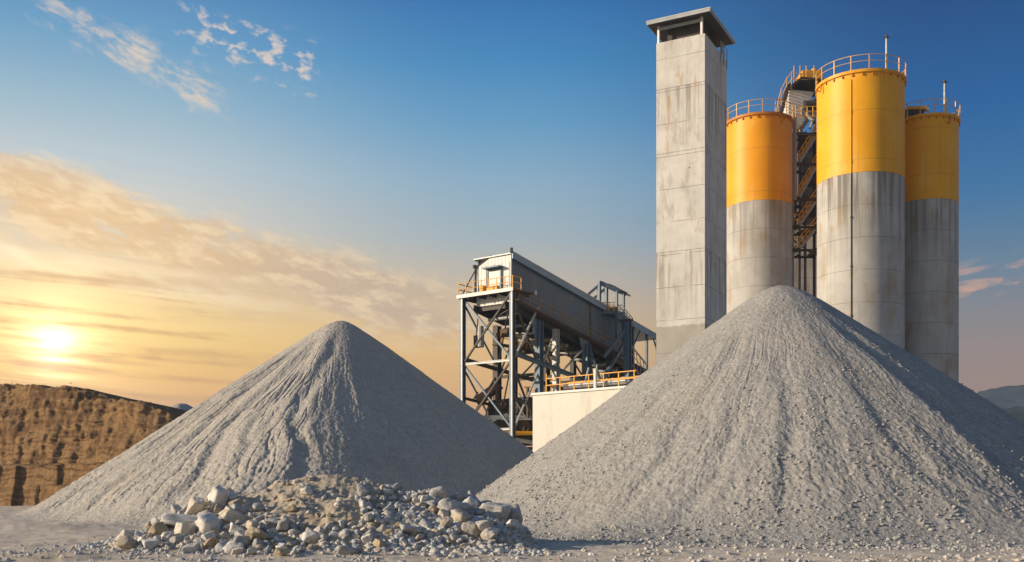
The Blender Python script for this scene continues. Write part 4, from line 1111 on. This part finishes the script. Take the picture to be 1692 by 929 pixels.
def build_access_frame():
    d = 110.0
    T = thing('access_frame', P(1000, 560, d), 'small blue steel portal frame with stair rising above the gallery roof', 'steel frame')
    bk = Vector((.9, 1.6, 0))
    for off, in ((Vector((0, 0, 0)),), (bk,)):
        for (x, y0, y1, w) in ((965, 492, 560, .22), (990, 465, 560, .34), (1019, 480, 560, .26)):
            a, b = P(x, y0, d) + off, P(x, y1, d) + off; q = MB(); q.bar(a, b, w); q.build('column', 'steel_blue', T)
        for (x0, y0, x1, y1, w) in ((958, 499, 990, 471, .26), (991, 467, 1024, 482, .42)):
            q = MB(); q.bar(P(x0, y0, d) + off, P(x1, y1, d) + off, w * .7, w); q.build('rafter', 'steel_blue', T)
    q = MB(); p0, p1 = P(1006, 471, d), P(1031, 486, d); q.add([p0, p1, p1 + bk, p0 + bk] + [v + ZU * .16 for v in (p0, p1, p1 + bk, p0 + bk)], [(0, 1, 2, 3), (7, 6, 5, 4), (0, 4, 5, 1), (1, 5, 6, 2), (2, 6, 7, 3), (3, 7, 4, 0)]); q.build('roof', 'steel_dark', T)
    q = MB(); a, b = P(989, 515, d), P(1020, 513, d); q.add([a, b, b + bk, a + bk] + [v - ZU * .28 for v in (a, b, b + bk, a + bk)], [(0, 1, 2, 3), (7, 6, 5, 4), (0, 4, 5, 1), (1, 5, 6, 2), (2, 6, 7, 3), (3, 7, 4, 0)]); q.build('platform', 'steel_blue', T)
    q = MB()
    for yy in (500, 507): q.tube(P(991, yy, d), P(1019, yy, d), .04); q.tube(P(991, yy, d) + bk, P(1019, yy, d) + bk, .04)
    for xx in (993, 1000, 1007, 1014): q.tube(P(xx, 513, d), P(xx, 499, d), .04)
    q.build('railing', 'rail', T)
    q = MB(); p = P(996, 510, d) + bk * .5; q.box(p.x - .25, p.x + .25, p.y - .3, p.y + .3, p.z - .3, p.z + .3); p = P(1011, 510, d) + bk * .5; q.box(p.x - .35, p.x + .25, p.y - .3, p.y + .3, p.z - .3, p.z + .25); q.build('motor', 'rail', T, bevel=.04)
    q = MB()
    for off in (Vector((0, 0, 0)), bk * .6): q.bar(P(1019, 515, d) + off, P(1038, 537, d) + off, .08, .34)
    for i in range(9):
        u = i / 8; c = P(1020 + 17 * u, 515 + 20 * u, d) + bk * .3; q.frame(c, Vector((1, 0, 0)), bk.normalized(), ZU, -.14, .14, -.5, .5, -.03, .03)
    fo = q.build('stair_flight', 'steel_blue', T)
    q = MB()
    for off in (Vector((0, 0, 0)), bk * .6):
        q.tube(P(1019, 500, d) + off, P(1039, 524, d) + off, .045)
        for i in range(5): u = i / 4; q.tube(P(1019 + 20 * u, 500 + 24 * u, d) + off, P(1019 + 20 * u, 516 + 22 * u, d) + off, .035)
    q.build('handrail', 'steel_light', fo)
    q = MB(); q.ibar(P(1037, 532, d - 1), Vector((P(1037, 0, d - 1).x, d - 1, 0)), .62, .6, .09); q.build('post', 'steel_blue', T)
    q = MB(); p = P(1037, 530, d - 1); q.box(p.x - .42, p.x + .55, p.y - .4, p.y + .4, p.z - .05, p.z + .15); q.build('post_cap', 'steel_dark', T)
    q = MB(); q.bar(P(1034, 545, d - 1), P(998, 590, d - 1.5), .3, .34); q.build('brace', 'steel_blue', T)
build_access_frame()

# ---------------------------------------------------------------- cream walled bunker
def build_bunker():
    a = Vector((1.85, 92, 0)); u = Vector((7.65, -7.0, 0)).normalized(); v = Vector((-u.y, u.x, 0))
    L, Dp, H = 11.0, 6.0, 10.15
    T = thing('bunker', a, 'plain cream walled bunker with yellow railed roof between the gravel piles', 'building')
    q = MB(); q.frame(a, u, v, ZU, 0, L, 0, Dp, -.1, H); q.build('wall', 'cream_wall', T, bevel=.03)
    q = MB(); q.frame(a, u, v, ZU, -.12, L + .1, -.12, Dp + .1, H + .003, H + .22); q.build('coping', 'white_metal', T, bevel=.02)
    r = MB(); RZ = H + .22
    def pt(s, t, z): return a + u * s + v * t + ZU * z
    for hh in (.65, 1.25):
        r.bar(pt(1.2, .5, RZ + hh), pt(L, .5, RZ + hh), .07); r.bar(pt(.4, 4.5, RZ + hh), pt(L, 4.5, RZ + hh), .06); r.bar(pt(.6, 2.6, RZ + hh), pt(1.2, .5, RZ + hh), .08)
    ro = r.build('railing', 'rail', T)
    for i in range(7):
        q = MB(); q.bar(pt(1.2 + i * 1.6, .5, RZ), pt(1.2 + i * 1.6, .5, RZ + 1.3 + (.4 if i == 0 else 0)), .08); q.build('railing_post', 'rail', ro)
    for i in range(7):
        q = MB(); q.bar(pt(.4 + i * 1.7, 4.5, RZ), pt(.4 + i * 1.7, 4.5, RZ + 1.3), .07); q.build('railing_post', 'rail', ro)
    for (s, t, w, d, h, mt) in ((2.2, 1.6, 2.0, 1.4, .8, 'steel_dark'), (4.8, 1.8, 1.5, 1.4, .9, 'steel_brown'), (7.2, 1.8, 2.2, 1.5, .75, 'steel_blue')):
        q = MB(); q.frame(pt(s, t, RZ), u, v, ZU, 0, w, 0, d, .002, h); q.build('roof_unit', mt, T, bevel=.06)
    q = MB(); q.tube(pt(3.2, 1.2, RZ + .5), pt(9.5, 1.2, RZ + .5), .22, 12); q.tube(pt(5, 1.2, RZ + .5), pt(5.3, 1.4, RZ + 2.0), .09); q.tube(pt(6.3, 1.2, RZ + .5), pt(6.2, 1.4, RZ + 2.2), .07); q.build('pipe', 'steel_light', T)
    q = MB(); q.bar(pt(6.9, .25, RZ), pt(6.9, .25, RZ + 1.7), .2); q.build('post', 'white_metal', T)
build_bunker()

# ---------------------------------------------------------------- dark machinery under the gallery head
def build_crusher():
    c = G3(5, 3, 0)
    T = thing('crusher', c, 'dark rusty crusher with chutes and beams under the gallery head', 'crusher')
    def at(px, py, d): return P(px, py, d)
    d = 101.0
    def hull_box(name, mt, tl, tr, brr, bl, dep):
        dy = Vector((dep * .5, dep, 0)); q = MB()
        q.add([tl, tr, brr, bl, tl + dy, tr + dy, brr + dy, bl + dy], [(0, 1, 2, 3), (4, 7, 6, 5), (0, 4, 5, 1), (1, 5, 6, 2), (2, 6, 7, 3), (3, 7, 4, 0)]); return q.build(name, mt, T, bevel=.05)
    hull_box('chute', 'steel_brown', at(816, 632, d), at(824, 640, d), at(788, 668, d), at(784, 656, d), 1.0)
    q = MB(); q.bar(at(822, 636, d), at(822, 690, d), .3); q.bar(at(812, 646, d + 1), at(806, 690, d + 1), .22); q.build('post', 'steel_brown', T)
    hull_box('hopper', 'steel_dark', at(808, 662, d + 1), at(872, 655, d + 1), at(862, 690, d + 1), at(800, 690, d + 1), 2.5)
    hull_box('crusher_body', 'steel_dark', at(800, 694, d), at(884, 694, d), at(884, 735, d), at(815, 735, d), 3.0)
    for (y, mt) in ((690, 'steel_light'), (716, 'rail'), (742, 'steel_brown')):
        q = MB(); q.bar(at(796, y, d - .6), at(890, y, d - .6), .3, .4); q.build('beam', mt, T)
    for (x, y, r) in ((828, 668, .5), (846, 676, .65), (866, 705, .6), (840, 725, .5)):
        q = MB(); p = at(x, y, d - .4); q.tube(p, p + Vector((.6, 1.2, 0)), r, 18); q.tube(p + Vector((-.1, -.2, 0)), p, r * .35, 10); q.build('flywheel', 'steel_brown', T)
    for (x0, y0, x1, y1, w, mt) in ((806, 700, 838, 684, .16, 'steel_light'), (838, 684, 850, 704, .14, 'steel_light'), (850, 660, 868, 690, .12, 'steel_light'), (872, 640, 872, 690, .2, 'steel_brown'), (846, 720, 868, 752, .2, 'steel_light'),
                                   (780, 664, 790, 648, .14, 'steel_brown'), (858, 650, 878, 684, .1, 'steel_light'), (866, 640, 880, 640, .14, 'rail')):
        q = MB(); q.bar(at(x0, y0, d - .9), at(x1, y1, d - .9), w); q.build('brace', mt, T)
    q = MB(); q.frame(Vector((at(800, 0, d).x, d, 0)), Vector((1, 0, 0)), Vector((0, 1, 0)), ZU, 0, 4.5, 0, 3, -.1, at(0, 742, d).z); q.build('plinth', 'steel_brown', T)
build_crusher()

# ---------------------------------------------------------------- light, sky, camera
SUN_AZ, SUN_EL = -98.0, 16.0           # azimuth measured from the view direction (+Y), clockwise
def dirv(az, el): return Vector((math.sin(R(az)) * math.cos(R(el)), math.cos(R(az)) * math.cos(R(el)), math.sin(R(el))))
sl = bpy.data.lights.new('sun', 'SUN'); sl.energy = 5.0; sl.angle = R(.6); sl.color = (1, .83, .62)
so = bpy.data.objects.new('sun', sl); col.objects.link(so)
so.rotation_euler = (-dirv(SUN_AZ, SUN_EL)).to_track_quat('-Z', 'Y').to_euler()

w = bpy.data.worlds.new('World'); scene.world = w; w.use_nodes = True
def build_sky():
    t = NT(w.node_tree)
    out = t.new('ShaderNodeOutputWorld'); bg = t.new('ShaderNodeBackground'); t.l.new(bg.outputs[0], out.inputs[0])
    d = t.new('ShaderNodeTexCoord').outputs['Generated']
    x, y, z = t.sep(d)
    az = t.m('ARCTAN2', x, y)
    hor = t.m('SQRT', t.m('ADD', t.m('MULTIPLY', x, x), t.m('MULTIPLY', y, y)))
    v = t.m('DIVIDE', z, t.m('MAXIMUM', hor, .02))
    f = t.m('DIVIDE', v, .8, clamp=True)
    def stops(lst): return [(vv / .8, lin(*c)) for vv, c in lst]
    L = t.ramp(f, stops([(0, (232, 140, 40)), (.05, (244, 160, 46)), (.10, (254, 192, 76)), (.14, (255, 214, 120)), (.18, (246, 216, 160)), (.21, (230, 212, 178)), (.25, (206, 207, 200)), (.295, (180, 201, 212)), (.355, (136, 180, 205)), (.41, (88, 156, 199)), (.47, (54, 130, 186)), (.8, (60, 120, 178))]))
    C = t.ramp(f, stops([(0, (246, 156, 62)), (.08, (250, 182, 84)), (.13, (246, 196, 116)), (.17, (222, 192, 150)), (.24, (166, 183, 190)), (.295, (138, 176, 200)), (.35, (96, 158, 199)), (.41, (54, 136, 192)), (.47, (28, 112, 178)), (.55, (20, 96, 162)), (.8, (50, 105, 160))]))
    Rr = t.ramp(f, stops([(0, (178, 130, 98)), (.09, (172, 138, 116)), (.14, (146, 138, 136)), (.20, (100, 132, 156)), (.26, (52, 116, 166)), (.34, (4, 94, 158)), (.44, (0, 72, 132)), (.55, (0, 66, 124)), (.8, (45, 95, 150))]))
    c = t.mix(t.ss(az, R(-20), R(-1)), L, C)
    c = t.mix(t.ss(az, R(-1), R(23)), c, Rr)
    # physical sky added underneath for the parts of the dome the photograph does not show
    sk = t.new('ShaderNodeTexSky', sky_type='NISHITA'); sk.sun_disc = False
    sk.sun_elevation = R(SUN_EL); sk.sun_rotation = R(SUN_AZ)
    sk.altitude = 100; sk.dust_density = 2.0
    sky = t.vm('SCALE', sk.outputs[0]); sky.node.inputs['Scale'].default_value = .085
    back = t.m('MAXIMUM', t.ss(t.m('ABSOLUTE', az), R(35), R(75)), t.ss(v, .5, .9))
    c = t.mix(t.m('MULTIPLY', back, .5), c, sky)
    # ---- clouds, drawn on the sky by direction
    az_v = t.xyz(t.m('MULTIPLY', az, 1.0), v, 0)
    def rot(vec, deg, sx, sy, ox=0.0):
        n = t.new('ShaderNodeMapping'); t.put(n.inputs[0], vec)
        n.inputs['Rotation'].default_value = (0, 0, R(deg)); n.inputs['Location'].default_value = (ox, 0, 0)
        m2 = t.new('ShaderNodeMapping'); t.l.new(n.outputs[0], m2.inputs[0]); m2.inputs['Scale'].default_value = (sx, sy, 1); return m2.outputs[0]
    def line(a0, v0, a1, v1, half0, half1):
        """mask along a line in (azimuth, tangent of elevation)"""
        u = t.m('DIVIDE', t.m('SUBTRACT', az, a0), a1 - a0)
        vc = t.m('ADD', v0, t.m('MULTIPLY', u, v1 - v0))
        dv = t.m('SUBTRACT', v, vc)
        hw = t.m('ADD', half0, t.m('MULTIPLY', u, half1 - half0))
        return u, t.m('DIVIDE', dv, hw)
    fine = t.noise(rot(az_v, 20, 9, 30), 1.0, 6, .62, .25)
    fine2 = t.noise(rot(az_v, 16, 30, 75, 3.0), 1.0, 5, .62, .2)
    # the long warm band from upper left down to the conveyor
    u, dv = line(-.4636, .258, -.0467, .164, .052, .048)
    band = t.ss(t.m('ABSOLUTE', dv), .1, 1.35, 1, 0)
    ends = t.m('MULTIPLY', t.ss(u, -1.2, -.3), t.ss(u, .88, 1.12, 1, 0))
    band = t.m('MULTIPLY', band, ends)
    dens = t.m('MULTIPLY', t.ss(t.m('ADD', t.m('ADD', fine, t.m('MULTIPLY', t.m('SUBTRACT', fine2, .5), .35)), t.m('MULTIPLY', band, .30)), .56, .78), t.m('MULTIPLY', t.m('POWER', band, .6), .92), clamp=True)
    edge = t.ss(t.m('ADD', fine2, t.m('MULTIPLY', t.m('ABSOLUTE', dv), .14)), .47, .68)
    shade = t.ss(u, .2, .85)
    bc = t.mix(shade, lin(228, 190, 138), lin(206, 180, 152))
    bc = t.mix(t.m('MULTIPLY', edge, .7), bc, lin(255, 228, 182))
    c = t.mix(dens, c, bc)
    # bright thin streak below the band, towards the sun
    u, dv = line(-.4636, .206, -.22, .172, .012, .018)
    s2 = t.m('MULTIPLY', t.m('MULTIPLY', t.ss(t.m('ABSOLUTE', dv), .1, 1.3, 1, 0), t.ss(u, .7, 1.05, 1, 0)), t.m('MULTIPLY', t.ss(u, -.9, -.2), t.ss(fine, .38, .62)))
    c = t.mix(t.m('MULTIPLY', s2, .8), c, lin(255, 238, 200))
    # low darker bars by the sun
    bars = t.noise(rot(az_v, 3, 4.5, 75, 1.0), 1.0, 5, .55, .3)
    lo = t.m('MULTIPLY', t.ss(t.m('ABSOLUTE', t.m('SUBTRACT', v, .135)), .03, .085, 1, 0), t.ss(az, R(-60), R(-30)))
    lo = t.m('MULTIPLY', lo, t.ss(az, R(-23), R(-9), 1, 0))
    c = t.mix(t.m('MULTIPLY', t.m('MULTIPLY', t.ss(t.m('ADD', bars, t.m('MULTIPLY', t.m('SUBTRACT', fine2, .5), .35)), .48, .68), lo), .7), c, lin(192, 130, 66))
    # high wisps at the upper left, curdled to the right
    w1 = t.noise(rot(az_v, 24, 30, 70, 5.0), 1.0, 5, .68, .2)
    u, dv = line(-.41, .417, -.29, .366, .03, .035)
    m1 = t.m('MULTIPLY', t.m('MULTIPLY', t.ss(t.m('ABSOLUTE', dv), .1, 1.2, 1, 0), t.ss(u, -.6, .1)), t.ss(u, .9, 1.35, 1, 0))
    c = t.mix(t.m('MULTIPLY', t.ss(t.m('ADD', w1, t.m('MULTIPLY', m1, .12)), .52, .80), t.m('MULTIPLY', m1, .8)), c, lin(236, 214, 190))
    w2 = t.noise(rot(az_v, 12, 60, 85, 9.0), 1.0, 5, .6, .15)
    u, dv = line(-.30, .428, -.19, .395, .035, .035)
    m2 = t.m('MULTIPLY', t.m('MULTIPLY', t.ss(t.m('ABSOLUTE', dv), .2, 1.2, 1, 0), t.ss(u, -.35, .2)), t.ss(u, .85, 1.25, 1, 0))
    c = t.mix(t.m('MULTIPLY', t.ss(t.m('ADD', w2, t.m('MULTIPLY', m2, .08)), .56, .72), t.m('MULTIPLY', m2, .75)), c, lin(238, 216, 196))
    # little warm clouds low at the right
    w3 = t.noise(rot(az_v, -12, 14, 50, 2.0), 1.0, 6, .6, .4)
    m3 = t.m('MULTIPLY', t.ss(t.m('ABSOLUTE', t.m('SUBTRACT', v, .178)), .006, .03, 1, 0), t.m('MULTIPLY', t.ss(az, R(20), R(25)), t.ss(az, R(45), R(60), 1, 0)))
    c = t.mix(t.m('MULTIPLY', t.ss(w3, .47, .62), t.m('MULTIPLY', m3, .8)), c, lin(232, 178, 146))
    w4 = t.noise(rot(az_v, 0, 5, 60, 7.0), 1.0, 5, .6)
    m4 = t.m('MULTIPLY', t.ss(t.m('ABSOLUTE', t.m('SUBTRACT', v, .125)), .01, .05, 1, 0), t.ss(az, R(5), R(20)))
    c = t.mix(t.m('MULTIPLY', t.ss(w4, .48, .66), t.m('MULTIPLY', m4, .35)), c, lin(168, 140, 136))
    # the low sun seen through the haze
    sd = dirv(math.degrees(math.atan2(88 - CX, F)), math.degrees(math.atan((HY - 575) / math.hypot(F, 88 - CX))))
    ca = t.vm('DOT_PRODUCT', d, tuple(sd)); ang = t.m('ARCCOSINE', t.m('MINIMUM', ca, .99999))
    deg = t.m('MULTIPLY', ang, 57.2958)
    g1 = t.m('EXPONENT', t.m('MULTIPLY', t.m('POWER', t.m('DIVIDE', deg, .95), 1.35), -1))
    g2 = t.m('EXPONENT', t.m('MULTIPLY', deg, -1 / 2.8)); g3 = t.m('EXPONENT', t.m('MULTIPLY', deg, -1 / 9.0))
    def addc(c, g, col_): return t.mix(1, c, t.mix(g, (0, 0, 0), col_), 'ADD')
    g1 = t.m('MULTIPLY', g1, t.ss(bars, .36, .62, 1.0, .25)); g2 = t.m('MULTIPLY', g2, t.ss(bars, .40, .66, 1.15, .45))
    n = t.mix(1, c, t.mix(g1, (0, 0, 0), (3.6, 3.2, 2.4)), 'ADD')
    n = t.mix(1, n, t.mix(g2, (0, 0, 0), (1.15, .84, .34)), 'ADD')
    n = t.mix(1, n, t.mix(g3, (0, 0, 0), (.20, .085, .0)), 'ADD')
    below = t.ss(v, -.04, 0.0)
    n = t.mix(below, (.16, .13, .10), n)
    t.put(bg.inputs[0], n); bg.inputs[1].default_value = .785
build_sky()

def build_haze():
    m = bpy.data.materials.new('pale_air'); m.use_nodes = True; t = NT(m.node_tree)
    out = t.new('ShaderNodeOutputMaterial'); v = t.new('ShaderNodeVolumePrincipled')
    v.inputs['Color'].default_value = (.60, .76, 1.0, 1); v.inputs['Density'].default_value = .00032; v.inputs['Anisotropy'].default_value = .3
    t.l.new(v.outputs[0], out.inputs['Volume'])
    q = MB(); q.box(-2500, 2500, -2500, 2500, -3, 170); o = q.build('haze', m); o['kind'] = 'stuff'; o['label'] = 'thin pale air over the whole quarry'
build_haze()
cam = bpy.data.cameras.new('camera'); co = bpy.data.objects.new('camera', cam); col.objects.link(co)
co.location = (0, 0, CAMZ); co.rotation_euler = (R(90), 0, 0)
cam.lens = 36; cam.sensor_width = 36; cam.sensor_fit = 'HORIZONTAL'; cam.shift_y = 335.5 / 1692; cam.clip_end = 20000; cam.clip_start = .1
scene.camera = co
scene.view_settings.view_transform = 'Standard'; scene.view_settings.look = 'None'
scene.view_settings.exposure = .35; scene.view_settings.gamma = 1
scene.cycles.max_bounces = 6; scene.cycles.diffuse_bounces = 3; scene.cycles.use_denoising = True
